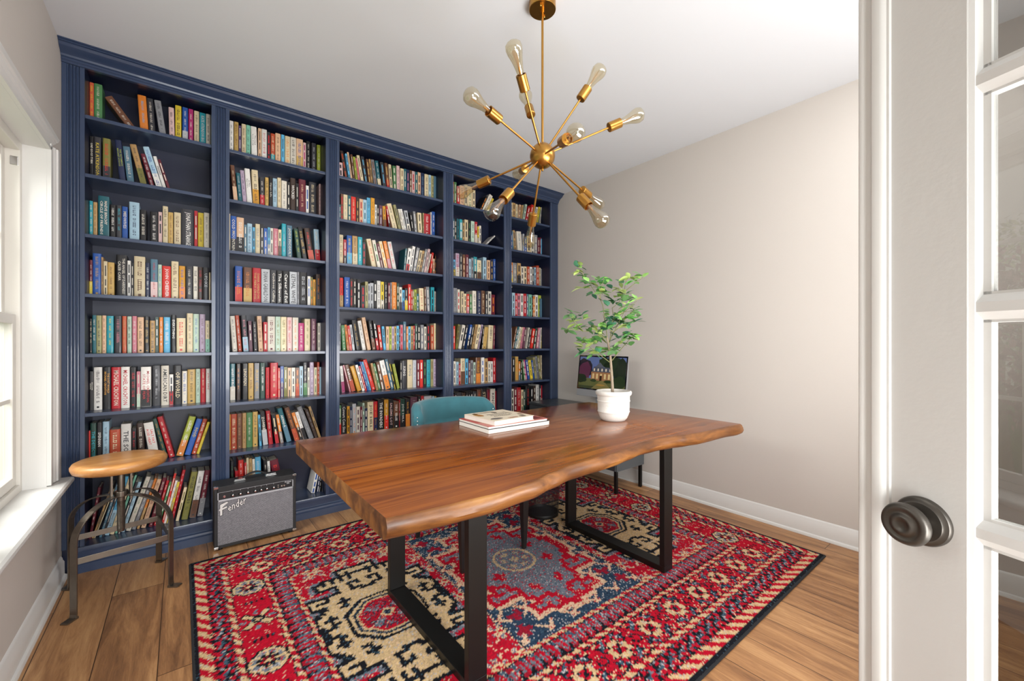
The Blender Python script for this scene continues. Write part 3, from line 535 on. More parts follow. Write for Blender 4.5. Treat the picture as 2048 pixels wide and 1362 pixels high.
def parse():
    out = []
    for bay, row, ox, oy, sc, s in ROWS:
        L = []
        for tok in s.split(';'):
            p = tok.split(':'); a, b_ = (float(v) for v in p[0].split('-')); top = float(p[1])
            cc, _, tcol = p[2].partition(','); c, _, c2 = cc.partition('/')
            lean = float(p[3]) if len(p) > 3 else 0
            w = p[4] if len(p) > 4 else None
            Z = SH[row]; depth = random.choice((.105, .11, .12)); YS = 3.335+random.uniform(-.004, .006) if row < 7 else 3.30+random.uniform(-.006, .006)
            if row == 6: YS = 3.325+random.uniform(-.005, .005)
            # spine corners, measured along the foot of the row
            x0 = ox+a*sc; x1 = ox+b_*sc; yt = oy+top*sc
            P0 = at_y(x0, HY, YS).x; P1 = at_y(x1, HY, YS).x; T0 = at_y(x0+lean*sc, yt, YS)
            hgt = T0.z-Z; dx = T0.x-P0; ang = math.atan2(dx, hgt) if abs(lean) > 5 else 0
            w_ = (P1-P0); th = w_*math.cos(ang)
            hh = hgt/math.cos(ang) - (th*math.tan(abs(ang))*0)
            if ang < 0: hh = (hgt)/math.cos(ang)
            elif ang > 0: hh = (hgt - th*math.sin(ang))/math.cos(ang)
            hh = max(.12, min(hh, (SH[row-1] if row else 2.735)-.026-Z if not ang else .33))
            d = min(.135, YB-.016-YS-.002); 
            L.append(dict(bay=bay, row=row, x=P0, w=th, h=hh, ang=ang, c=c, c2=c2 or None, t=(tcol or ('charcoal' if c in LIGHT else 'ivory')), words=w, Y=YS, Z=Z, d=d,
                          px=abs(x1-x0)*abs(hgt)*300))
        # keep neighbours from cutting into each other
        for i in range(len(L)-1):
            A, B = L[i], L[i+1]
            if A['ang'] == B['ang'] == 0:
                if B['x'] < A['x']+A['w']+.0006: A['w'] = B['x']-A['x']-.0006
        lo, hi = BAY[bay]
        L[0]['x'] = max(L[0]['x'], lo+.001)
        for e in L:
            if not e['ang'] and e['x']+e['w'] > hi-.001: e['w'] = hi-.001-e['x']
        out += L
    return out
BOOKS = parse()
def footprint(e):
    """outline of the spine in x,z"""
    c, s = math.cos(e['ang']), math.sin(e['ang'])
    piv = (e['x']+(e['w']/c if e['ang'] > 0 else 0), e['Z'])
    px = e['w'] if e['ang'] > 0 else 0
    P = []
    for u, v in ((0, 0), (e['w'], 0), (e['w'], e['h']), (0, e['h'])):
        du = u-px; P.append((piv[0]+du*c+v*s, piv[1]-du*s+v*c))
    return P, piv, px
def conv_overlap(A, B):
    for Q, R_ in ((A, B), (B, A)):
        n = len(Q)
        for i in range(n):
            ex, ez = Q[(i+1) % n][0]-Q[i][0], Q[(i+1) % n][1]-Q[i][1]; nx, nz = -ez, ex
            a = [p[0]*nx+p[1]*nz for p in Q]; b_ = [p[0]*nx+p[1]*nz for p in R_]
            if max(a) <= min(b_)+1e-7 or max(b_) <= min(a)+1e-7: return False
    return True
# settle: push leaning books along until they clear their neighbour, thin them a little where the run is tight
from itertools import groupby
for key, grp in groupby(BOOKS, key=lambda e: (e['bay'], e['row'])):
    L = list(grp); lo, hi = BAY[key[0]]; roof = (SH[key[1]-1] if key[1] else 2.735)-.022
    for e in L:
        for _ in range(60):
            if max(p[1] for p in footprint(e)[0]) > roof: e['h'] -= .003
            else: break
    for i, e in enumerate(L):
        for _ in range(40):
            if min(p[0] for p in footprint(e)[0]) < lo+.0005: e['x'] += .002; continue
            if i and conv_overlap(footprint(L[i-1])[0], footprint(e)[0]):
                # reduce thickness of the thicker of the two, or move
                if _ < 6 and L[i-1]['w'] > .012: L[i-1]['w'] *= .94; 
                else: e['x'] += .0015
                if e['w'] > .012 and _ % 2: e['w'] *= .97
                continue
            break
    for e in reversed(L):
        for _ in range(60):
            if max(p[0] for p in footprint(e)[0]) > hi-.0005:
                if e['w'] > .008: e['w'] *= .93
                elif abs(e['ang']) > .02: e['ang'] *= .9
                e['x'] -= .0004
            else: break
    for i in range(len(L)-1, 0, -1):
        for _ in range(40):
            if conv_overlap(footprint(L[i-1])[0], footprint(L[i])[0]):
                L[i-1]['w'] *= .93
                if L[i-1]['ang']*L[i]['ang'] <= 0 or abs(L[i-1]['ang'])>abs(L[i]['ang']): L[i-1]['ang'] *= .96
            else: break
# ones hidden behind the amplifier or table never show; nothing to drop above that. the 297 that show largest become things
order = sorted(BOOKS, key=lambda e: -e['px'])
solo = set(id(e) for e in order[:297])
ORD = ['first', 'second', 'third', 'fourth', 'fifth', 'sixth', 'seventh', 'eighth', 'ninth', 'tenth', 'eleventh', 'twelfth']
BAYN = ['leftmost bay', 'second bay from left', 'wide middle bay', 'fourth bay', 'rightmost bay']
SHN = ['top shelf', 'second shelf down', 'third shelf down', 'fourth shelf down', 'fifth shelf down', 'sixth shelf down', 'seventh shelf down', 'bottom shelf']
cnt = {}; tot = {}
for e in BOOKS: tot[(e['bay'], e['row'], e['c'])] = tot.get((e['bay'], e['row'], e['c']), 0)+1
bm_stuff = bmesh.new(); lay_s = bm_stuff.loops.layers.float_color.new('Col')
for e in BOOKS:
    k = (e['bay'], e['row'], e['c']); cnt[k] = cnt.get(k, 0)+1
    P, piv, px = footprint(e)
    Mb = Matrix.Translation((piv[0], e['Y'], e['Z'])) @ Matrix.Rotation(e['ang'], 4, 'Y') @ Matrix.Translation((-px, 0, 0))
    if id(e) in solo:
        bm = bmesh.new(); lay = bm.loops.layers.float_color.new('Col')
        Ml = Matrix.Identity(4)
        cover_mesh(bm, lay, e['w'], e['h'], e['d'], e, Ml)
        me = bpy.data.meshes.new('book'); bm.to_mesh(me); bm.free(); me.materials.append(M_book)
        o = bpy.data.objects.new('book', me); link(o); o.matrix_world = Mb
        cname = e['c'].replace('_', ' ')
        if cname.startswith('pale') or cname.startswith('dark') : pass
        which = 'only' if tot[k] == 1 else ('first' if cnt[k] == 1 else ORD[cnt[k]-1])
        lt = e['t'].replace('_', ' ')
        look = f"{'leaning ' if abs(e['ang']) > .06 else ''}{cname} book"
        if tot[k] == 1: lab = f"{look} with {lt} lettering, the only {cname} one on {SHN[e['row']]}, {BAYN[e['bay']]}"
        else: lab = f"{look}, {which} {cname} one from left on {SHN[e['row']]}, {BAYN[e['bay']]}"
        if len(lab.split()) > 16: lab = f"{look}, {which} {cname} one on {SHN[e['row']]}, {BAYN[e['bay']]}"
        if 0: lab = f"{look}, the only {cname} one on {SHN[e['row']]}, {BAYN[e['bay']]}"
        tag(o, lab, 'book', 'books on the bookcase shelves')
        t = .0026; bmp = bmesh.new(); bx(bmp, t, e['w']-t, .006, e['d']-.003, .0025, e['h']-.0035)
        if e['w'] > 2*t+.002:
            p = obj('page_block', bmp, M_pages, o)
        else: bmp.free()
    else:
        cover_mesh(bm_stuff, lay_s, e['w'], e['h'], e['d'], e, Mb, lod=1)
me = bpy.data.meshes.new('books'); bm_stuff.to_mesh(me); bm_stuff.free(); me.materials.append(M_book)
o = bpy.data.objects.new('books', me); link(o)
tag(o, 'rows of smaller mixed colour books filling the rest of the bookcase to the right', 'books', None, 'stuff')
# ================================================================== RUG
def asc(s): return [r.strip() for r in s.strip().split('\n')]
MED = asc("""
OOOOOOOOCCCCKK
OOOOOOOOCCKKKK
OOOOOOOOCKKCKK
OOOOOOOCCCKCCK
OOOOOOOCCKKKCK
OOOOOOCCCCKCCK
OOOOOCCCCCCCKK
OOOOCCKKCCCKKG
CCCCCCKCCCKKGG
CCCCCKKKCCKKKK
CCCCCCKCCCCCCK
CCCCCCCCCKKKCK
KKCCCCCCCKCCCK
CKKKCCKKKKKKKK
CCCKCCKGGGGGGG
CKCKCCKG......
CKKKCCKKKKKG..
CCCCCCCCCCKG..
CCKCKCKCKCKG..
CCKCKCKCKKKG..
KKKKKKKKKGG...
CCKCKG........
CCCCKG........
KKKKKG........
""")
CEN = asc("""
GGGGGGGGGGGRRcB
GGGGGGGGGGGRRcB
GGGGGGRGGGGRRcB
GGGGGRRRGGRRRcB
GGGGGGRGGGRRccB
GGGGGGGGGRRcBBB
GGGGGGGRRRRcBBB
GGGGGGGRGGRRRcB
GGGGGGRRGRRGRcB
GGGRGGRGGGGGRcB
GGRRGGRRRRRRRcB
GGRGGGRccccccBB
GGGGGRRcBBBBBBB
GGRRRRcBBBrBBBB
GRRGGRRRcBrrrBB
GRGGRGGRcBBrBBB
GRRGRRRRcBBBBBB
RRRRRccccBBBrBB
RccccBBBBBBrrrB
ccBBBBBBBBBBrBB
BBBBBBBBBBBBBBB
""")
LNG = asc("""
KRCCRRKR
RKCCKRRK
CCKRRTTR
CCRKTNKR
RKRTTRKC
RRKNKRCR
KRRRKCRR
RKRRRRKR
""")
def flower(u, v):
    r = max(abs(u), abs(v), (abs(u)+abs(v))*.72)
    if r > .078: return None
    if r > .070: return 'K'
    if r > .060: return 'C'
    a = (math.atan2(v, u)/(PI/4)) % 1
    if r < .012: return 'C'
    if a < .16 or a > .84: return 'R' if r < .03 else 'C'
    return 'K' if (r < .040) else 'G'
def star(u, v):
    au, av = abs(u), abs(v); r = math.hypot(u, v); dd = abs(au-av)
    if r < .012: return 'C'
    if .020 < r < .082 and dd < .024: return 'C' if dd < .017 and r < .074 and r > .027 else 'K'
    if r < .03: return 'K'
    if min(au, av) < .010 and .045 < r < .075: return 'G'
    return None
PAL = {k: srgb(v) for k, v in dict(K='#191a20', C='#cdb085', R='#b50f29', r='#8f1a30', G='#6f7682', N='#1f2a3c', B='#2b3f55', c='#d8b79a', W='#b5b3b4', D='#9c1c2e', T='#3f5a6b').items()}
RX0, RX1, RY0, RY1 = .040, 2.905, .772, 2.915
q = .006; nx = int((RX1-RX0)/q); ny = int((RY1-RY0)/q)
rr = np.random.RandomState(5)
img = np.zeros((ny+1, nx+1, 3))
LX, LY = RX1-RX0, RY1-RY0
def motif(A, cell, x, y):      # quarter motif, mirrored
    i = int(abs(y)/cell); j = int(abs(x)/cell)
    if i < len(A) and j < len(A[0]): return A[i][j]
    return None
def rug_col(X, Y, nz):
    dx = min(X, LX-X)*1.2; dy = min(Y, LY-Y); side = dx < dy; d = dx if side else dy
    s = (Y if side else X)
    if d < .02: return 'K'
    if d < .07 + nz*.004:
        k = (s+ d*1.1) % .075
        return 'C' if k < .036 else 'R'
    if d < .075: return 'K'
    if d < .15:
        k = int(s/.018) % 4; e = int((d-.075)/.014)
        if e in (0, 4): return 'K' if (k+e) % 2 else 'R'
        return 'KRTKRG'[(k*2+e) % 6]
    if d < .155: return 'K'
    if d < .18: return 'C' if (s+d*1.2) % .06 < .032 else 'R'
    if d < .186: return 'K'
    if d < .352:
        c = .269; L = LY if side else LX; npd = max(1, round(L/.29)); per = L/npd
        if side:
            idx = int(s/per); u = s-(idx+.5)*per; v = (d-c)/1.1
            m = star(u, v) if idx % 2 == 0 else flower(u, v)
            if m: return m
            if abs(abs(u)-per*.5) < .012 and abs(v) < .05: return 'K' if int(v/.012+50) % 2 else 'R'
            return 'R'
        npd = max(1, round(LX/.205)); per = LX/npd; idx = int(s/per); u = s-(idx+.5)*per; v = d-c
        m = motif(LNG, .0123, v, u)
        if m and abs(v) < .080: return m
        return 'R' if nz > -.5 else 'K'
    if d < .358: return 'K'
    if d < .38: return 'C' if (s+d*1.2) % .052 < .028 else 'R'
    if d < .386: return 'K'
    if d < .47:
        k = (s % .05)/.05; e = (d-.386)/.084
        if abs(e-.5) < .42 and abs(k-.5)+abs(e-.5)*.8 < .42: return 'G' if abs(k-.5) > .12 else 'R'
        return 'D' if k < .5 else ('T' if e > .5 else 'K')
    if d < .476: return 'K'
    if d < .497: return 'C' if (s+d*1.2) % .05 < .026 else 'R'
    # field
    x = X-LX/2; y = Y-LY/2
    if abs(x) < .40:
        if abs(x) > .385: return 'c' if nz > .2 else 'N'
        r = math.hypot(x*1.05, y)
        if r < .125: 
            if r > .11: return 'C'
            if r < .03 or (.055 < r < .085 and int(math.atan2(y, x)*3/PI*2+12) % 2): return 'C' if nz > -.2 else 'G'
            return 'G'
        m = motif(CEN, .0262, x, y)
        if m == 'B': # small scattered crosses
            gx, gy = (x+3) % .15-.075, (y+3) % .17-.085
            if abs(abs(gx)-abs(gy)) < .010 and max(abs(gx), abs(gy)) < .045: return 'c'
            if math.hypot(gx, gy) < .018: return 'R'
        return m or 'B'
    cx = .735 if x > 0 else -.735
    u, v = x-cx, y
    if abs(u) < .17 and abs(v) < .17 and abs(u)+abs(v) < .25:
        r = max(abs(u), abs(v), (abs(u)+abs(v))*.7)
        if r > .155: return 'K'
        if r > .142: return 'C'
        if r > .128: return 'N'
        if r > .118: return 'C'
        if r > .105: return 'R'
        dd = abs(u)+abs(v)
        if dd < .022: return 'N'
        if dd < .036: return 'C'
        if dd < .050: return 'R'
        if r < .105 and abs(abs(u)-abs(v)) < .022 and r > .05: return 'G'
        return 'N' if nz > .25 else ('R' if int(dd/.02) % 2 else 'D')
    m = motif(MED, .0208, u, v)
    if m and m not in 'O.': return m
    if m == 'O': return 'C'
    gx, gy = (u+.26) % .13-.065, (v+3.06) % .16-.08
    r = math.hypot(gx, gy)
    if r < .012: return 'R'
    if r < .022: return 'C'
    if r < .05 and int(math.atan2(gy, gx)*6/PI+12) % 2 == 0: return 'G' if nz > -.1 else 'c'
    if abs(abs(gx)-abs(gy)) < .007 and r < .075: return 'c'
    return 'R' if nz > -.4 else 'D'
NOI = rr.randn(ny+1, nx+1)
ay, ax = np.mgrid[0:ny+1, 0:nx+1]
JX = .0026*rr.randn(ny+1, nx+1)+.0022*np.sin(ay*.31+3*np.sin(ax*.043)); JY = .0022*rr.randn(ny+1, nx+1)+.0022*np.sin(ax*.27+2*np.sin(ay*.05))
edge_ = (ax < 5) | (ay < 5) | (ax > nx-5) | (ay > ny-5); JX[edge_] = 0; JY[edge_] = 0
# large soft wear so the heathering comes and goes
wear = rr.rand(8, 10); from_y = np.linspace(0, 6.999, ny+1); from_x = np.linspace(0, 8.999, nx+1)
iy = from_y.astype(int); ix = from_x.astype(int); fy = (from_y-iy)[:, None]; fx_ = (from_x-ix)[None, :]
W = (wear[iy][:, ix]*(1-fy)*(1-fx_)+wear[iy+1][:, ix]*fy*(1-fx_)+wear[iy][:, ix+1]*(1-fy)*fx_+wear[iy+1][:, ix+1]*fy*fx_)
keys = list(PAL); swap = {'K': 'KKKKT', 'C': 'CCCcW', 'R': 'RRRRDc', 'r': 'rRD', 'G': 'GGWTR', 'N': 'NNTKG', 'B': 'BBTWN', 'c': 'ccCR', 'W': 'WWG', 'D': 'DDRG', 'T': 'TTWN'}
for j in range(ny+1):
    Y = j*q
    for i in range(nx+1):
        n = NOI[j, i]; X = i*q
        # jitter the sampling so edges look hand knotted
        k = rug_col(min(max(X+JX[j, i], 0), LX), min(max(Y+JY[j, i], 0), LY), n*.5) or 'R'
        if rr.rand() < .2+.42*W[j, i]*(k in 'GNBTDcW') + .22*W[j, i]: s = swap[k]; k = s[int(rr.rand()*len(s))]
        img[j, i] = PAL.get(k, PAL['R'])
img *= (1+.13*rr.randn(ny+1, nx+1))[:, :, None]
img = np.clip(img*.86, 0, 1)
gx, gy = np.meshgrid(np.linspace(RX0, RX1, nx+1), np.linspace(RY0, RY1, ny+1))
zz = .0095+.0012*rr.rand(ny+1, nx+1)
V = np.stack([gx, gy, zz], -1).reshape(-1, 3).astype(np.float32)
me = bpy.data.meshes.new('area_rug')
idx = np.arange((nx+1)*(ny+1)).reshape(ny+1, nx+1)
F = np.stack([idx[:-1, :-1], idx[:-1, 1:], idx[1:, 1:], idx[1:, :-1]], -1).reshape(-1, 4)
me.vertices.add(len(V)); me.vertices.foreach_set('co', V.ravel()); me.loops.add(F.size); me.loops.foreach_set('vertex_index', F.ravel().astype(np.int32))
me.polygons.add(len(F)); me.polygons.foreach_set('loop_start', np.arange(0, F.size, 4, dtype=np.int32)); me.polygons.foreach_set('loop_total', np.full(len(F), 4, dtype=np.int32)); me.update(); me.validate()
ca = me.attributes.new('Col', 'FLOAT_COLOR', 'POINT'); ca.data.foreach_set('color', np.concatenate([img.reshape(-1, 3), np.ones((len(V), 1))], 1).astype(np.float32).ravel())
M_rug = attr_mat('wool_pile', .95, .1, 0, .5); M_rug.node_tree.nodes['Principled BSDF'].inputs['Sheen Weight'].default_value = .0
me.materials.append(M_rug)
rug = bpy.data.objects.new('area_rug', me); link(rug)
tag(rug, 'red, navy and cream patterned oriental area rug under the desk', 'rug')
M_bind = paint('black_rug_binding', '#17181c', .9, var=.2, scale=80)
bm = bmesh.new()
for pts in ([(RX0, RY0), (RX1, RY0)], [(RX1, RY0), (RX1, RY1)], [(RX1, RY1), (RX0, RY1)], [(RX0, RY1), (RX0, RY0)]):
    sweep(bm, [(p[0], p[1], .0055) for p in pts], [(a*1.3, b_*.9) for a, b_ in circ(.0058, 8)])
obj('binding', bm, M_bind, rug, smooth=True)
RT = .011   # top of the pile
# ================================================================== DESK
DZ = .775
M_top = wood('live_edge_tabletop', [(.14, '#3f1c09'), (.38, '#63300f'), (.58, '#7e4415'), (.85, '#9b5c24')], 'X', 18, 1.5, .2, .5, .05)
M_edge = wood('live_edge_bark_side', [(.2, '#2c1608'), (.4, '#553011'), (.58, '#7c4d20'), (.8, '#a57538')], 'X', 5, 3.2, .45, .08, .5)
desk = thing('desk', 'long live-edge brown wooden desk on black flat steel frame legs', 'desk', (1.43, 1.61, 0))
fr = [(.415, 1.052), (.50, 1.040), (.62, 1.030), (.76, 1.020), (.90, 1.030), (1.02, 1.062), (1.14, 1.085), (1.28, 1.090), (1.42, 1.098), (1.54, 1.112), (1.66, 1.132), (1.78, 1.130), (1.88, 1.112), (1.98, 1.088), (2.08, 1.072), (2.20, 1.066), (2.32, 1.060), (2.44, 1.045), (2.475, 1.048)]
bk = [(2.47, 2.165), (2.30, 2.195), (2.10, 2.185), (1.90, 2.172), (1.70, 2.180), (1.45, 2.160), (1.20, 2.130), (.95, 2.150), (.70, 2.165), (.50, 2.160), (.422, 2.165)]
def dense(P, n=4):
    o = []
    for a, b_ in zip(P, P[1:]):
        for k in range(n): t = k/n; t2 = t*t*(3-2*t); o.append((a[0]+(b_[0]-a[0])*t, a[1]+(b_[1]-a[1])*t2))
    return o+[P[-1]]
fr, bk = dense(fr), dense(bk)
bm = bmesh.new()
def ring(off_f, z, jit=0, sx=0):
    R = []
    for i, (x, y) in enumerate(fr): R.append(bm.verts.new((min(max(x, .415+sx), 2.475-sx)-1.43, y+off_f+jit*math.sin(x*17)*.5-1.61, z)))
    for i, (x, y) in enumerate(bk): R.append(bm.verts.new((min(max(x, .415+sx), 2.475-sx)-1.43, y-off_f*.6-1.61, z)))
    return R
T_ = .062
rings = [ring(.004, DZ, 0, .002), ring(-.004, DZ-.006), ring(-.010, DZ-.018), ring(-.012, DZ-.034, .006), ring(-.004, DZ-.050, .006), ring(.014, DZ-T_, .004, .001)]
for k, (A, B) in enumerate(zip(rings, rings[1:])):
    n = len(A)
    for i in range(n): f = bm.faces.new([A[i], B[i], B[(i+1) % n], A[(i+1) % n]]); f.material_index = 1
f = bm.faces.new(rings[0]); f.material_index = 0
f = bm.faces.new(rings[-1][::-1]); f.material_index = 0
obj('tabletop', bm, [M_top, M_edge], desk, smooth=True, ang=.7)
for sx in (-.645, .575):
    bm = bmesh.new(); w = .078; y0, y1 = -.375, .355; t = .03; zb = RT
    bx(bm, sx, sx+w, y0, y1, zb, zb+t); bx(bm, sx, sx+w, y0, y0+t, zb+t, DZ-T_-.001); bx(bm, sx, sx+w, y1-t, y1, zb+t, DZ-T_-.001)
    obj('leg_frame', bm, M_blackmetal, desk, bevel=.002)
for sx in (-.645, .575):
    bm = bmesh.new(); bx(bm, sx-.02, sx+.098, -.30, .28, DZ-T_-.0065, DZ-T_-.0012); obj('mounting_plate', bm, M_blackmetal, desk)
# ================================================================== BOOKS ON THE DESK
def flat_book(name, lab, x0, x1, y0, y1, z, t, ccov, rot, group=None, art=None, spine='L', ct=.003):
    cx, cy = (x0+x1)/2, (y0+y1)/2; w, d = x1-x0, y1-y0
    bm = bmesh.new(); lay = bm.loops.layers.float_color.new('Col'); c = (*srgb(ccov[0]), 1); c2 = (*srgb(ccov[1]), 1)
    n0 = 0
    for f in bx(bm, -w/2, w/2, -d/2, d/2, 0, ct):
        for l in f.loops: l[lay] = c2
    for f in bx(bm, -w/2, w/2, -d/2, d/2, t-ct, t):
        for l in f.loops: l[lay] = c
    for f in bx(bm, -w/2, -w/2+ct, -d/2, d/2, ct, t-ct) if spine == 'L' else bx(bm, -w/2, w/2, d/2-ct, d/2, ct, t-ct):
        for l in f.loops: l[lay] = c
    def quad(x0, x1, y0, y1, col, up=.0003):
        f = bm.faces.new([bm.verts.new(p) for p in ((x0, y0, t+up), (x1, y0, t+up), (x1, y1, t+up), (x0, y1, t+up))])
        for l in f.loops: l[lay] = (*srgb(col), 1)
    if art: art(bm, lay, w, d, t, quad)
    me = bpy.data.meshes.new(name); bmesh.ops.recalc_face_normals(bm, faces=bm.faces); bm.to_mesh(me); bm.free(); me.materials.append(M_attr)
    o = bpy.data.objects.new(name, me); link(o); o.location = (cx, cy, z); o.rotation_euler = (0, 0, rot); tag(o, lab, 'book', group)
    bm = bmesh.new(); bx(bm, -w/2+ct, w/2-.004, -d/2+.004, d/2-.004, ct, t-ct); obj('page_block', bm, M_pg2, o)
    return o
M_pg2 = paint('white_page_edges', '#e6e1d8', .7, var=.06, scale=200)
def art_red(bm, lay, w, d, t, quad):
    quad(-w*.5, w*.5, -d*.5, -d*.12, '#c07a72'); quad(-w*.3, -w*.1, -d*.5, d*.5, '#b98d82', .0006); quad(w*.16, w*.47, -d*.42, d*.3, '#7c3a3c', .0006)
    quad(w*.2, w*.42, -d*.1, -d*.06, '#d8c9bd', .0009); quad(w*.2, w*.36, -d*.02, d*.01, '#d8c9bd', .0009)
def art_food(bm, lay, w, d, t, quad):
    # cream cover with sketched food and two lines of small lettering marks
    R = random.Random(3)
    def blob(cx, cy, rx, ry, col, n=14, up=.0005):
        vs = [bm.verts.new((cx+rx*math.cos(2*PI*i/n)*R.uniform(.8, 1.1), cy+ry*math.sin(2*PI*i/n)*R.uniform(.8, 1.1), t+up)) for i in range(n)]
        f = bm.faces.new(vs)
        for l in f.loops: l[lay] = (*srgb(col), 1)
    for a in ((-.36, .2, .08, .16, '#a9773c'), (-.34, .37, .06, .06, '#5c4a35'), (-.1, .38, .2, .03, '#5d5044'), (.1, .3, .05, .09, '#5d5044'), (.3, .1, .02, .18, '#6a5a48'), (-.3, -.3, .14, .09, '#77706a'), (.05, -.38, .14, .03, '#9a5a3e'), (.3, -.38, .08, .06, '#5b4c3e'), (.4, -.2, .05, .1, '#8d7b66')):
        blob(w*a[0], d*a[1], w*a[2], d*a[3], a[4])
    for r_ in range(3):
        x = -w*.2
        while x < w*.22:
            s = R.uniform(.006, .012); quad(x, x+s, d*(.12-.12*r_), d*(.12-.12*r_)+.012, '#54483f', .0006); x += s+.004
b1 = flat_book('book', 'thick white-paged coffee table book lying on the desk, lowest of its stack', 1.205, 1.615, 1.70, 2.00, DZ, .024, ('#23262a', '#6d4630'), -.02, 'books stacked on the desk', spine='B', ct=.0015)
b2 = flat_book('book', 'thin red-covered large book lying in the middle of the desk stack', 1.205, 1.60, 1.702, 1.998, DZ+.0242, .013, ('#a9433f', '#2b2c30'), -.02, 'books stacked on the desk', art_red, spine='B', ct=.0015)
b3 = flat_book('book', 'small cream cookbook with sketched food cover, topmost on the desk stack', 1.235, 1.505, 1.71, 1.985, DZ+.0377, .023, ('#e0d3bd', '#e0d3bd'), .03, 'books stacked on the desk', art_food, spine='B', ct=.0018)
# ================================================================== STOOL
stool = thing('stool', 'industrial stool with round wooden seat and bent steel legs by the window', 'stool', (-.237, 2.87, 0), math.radians(9.7))
M_seat = wood('mango_wood_seat', [(.15, '#7a4a22'), (.4, '#a8703a'), (.65, '#c58f52'), (.9, '#d9ab6e')], 'X', 9, 2.2, .35, .25, .05)
bm = bmesh.new(); zt = .655; rs = .180
pr = [(.0001, zt-.052), (rs-.02, zt-.052), (rs-.006, zt-.045), (rs, zt-.030), (rs+.001, zt-.018), (rs-.006, zt-.006), (rs-.018, zt-.0005), (rs-.05, zt-.002), (.0001, zt-.005)]
lathe(bm, pr[1:-1], 64); obj('seat', bm, M_seat, stool, smooth=True, ang=.8)
bm = bmesh.new(); lathe(bm, [(.0135, .285), (.015, .29), (.015, zt-.058), (.0145, zt-.053)], 20)
for k in range(60):
    z = .30+k*.004; 
    if z < .44: lathe(bm, [(.015, z), (.0165, z+.0013), (.015, z+.0026)], 16, cap=False)
obj('screw_post', bm, M_steel, stool, smooth=True)
bm = bmesh.new()
for s_ in (-1, 1):
    bx(bm, s_*.036-.005, s_*.036+.005, -.024, .024, .445, zt-.058); bx(bm, s_*.034-.03*(s_ < 0), s_*.034+.03*(s_ > 0), -.022, .022, zt-.060, zt-.0525)
bx(bm, -.034, .034, -.022, .022, zt-.059, zt-.0522)
lathe(bm, [(.024, .46), (.027, .463), (.027, .487), (.024, .49)], 24)
obj('swivel_bracket', bm, M_steel, stool, bevel=.0015)
for s_ in (-1, 1):
    for z in (.47, .58):
        bm = bmesh.new(); lathe(bm, [(.0055, 0), (.005, .004), (.002, .006)], 12, M=Matrix.Translation((s_*.036, -.024, z)) @ Matrix.Rotation(PI/2, 4, 'X'))
        obj('rivet', bm, M_steel, stool, smooth=True)
hx, hy = .170, .170
for sx in (-1, 1):
    for sy in (-1, 1):
        bm = bmesh.new(); P = []
        dx_, dy_ = sx*hx, sy*hy
        for k in range(0, 11):      # arch from the bracket outward and down
            a = PI/2*k/10; r0 = .16
            P.append((dx_*(r0+(1-r0)*math.sin(a)), dy_*(r0+(1-r0)*math.sin(a)), .335+.135*math.cos(a)))
        for z in (.25, .15, .06, .02): P.append((dx_, dy_, z))
        P.append((dx_*1.01, dy_*1.01, .006)); 
        out = Vector((sx, sy, 0)).normalized()
        tang = Vector((-sy*1.0, sx*1.0, 0)).normalized()
        n = len(P); R_ = []
        for i, p in enumerate(P):
            d = (Vector(P[min(i+1, n-1)])-Vector(P[max(i-1, 0)])).normalized(); nn = d.cross(tang).normalized()
            R_.append([bm.verts.new(Vector(p)+tang*u+nn*v) for u, v in rect(.030, .006)])
        for A, B in zip(R_, R_[1:]):
            for i in range(4): bm.faces.new([A[i], A[(i+1) % 4], B[(i+1) % 4], B[i]])
        bm.faces.new(R_[0][::-1]); bm.faces.new(R_[-1])
        leg = obj('leg', bm, M_steel, stool, bevel=.001)
        bm = bmesh.new(); c0 = Vector((dx_, dy_, 0)); M_ = Matrix(((out.x, tang.x, 0, c0.x), (out.y, tang.y, 0, c0.y), (0, 0, 1, 0), (0, 0, 0, 1)))
        prism(bm, [(-.006, 0), (.040, 0), (.044, .002), (.044, .006), (.038, .007), (.0, .007), (-.006, .010)], 'Y', -.016, .016, M=M_)
        f = obj('foot_plate', bm, M_steel); f.parent = leg
for a, b_ in (((-1, -1), (1, -1)), ((-1, 1), (1, 1)), ((-1, -1), (-1, 1)), ((1, -1), (1, 1))):
    bm = bmesh.new(); pa = Vector((a[0]*(hx-.004), a[1]*(hy-.004), .25)); pb = Vector((b_[0]*(hx-.004), b_[1]*(hy-.004), .25))
    sweep(bm, [pa, pb], rect(.005, .028), up=(0, 0, 1)); obj('stretcher', bm, M_steel, stool, bevel=.001)
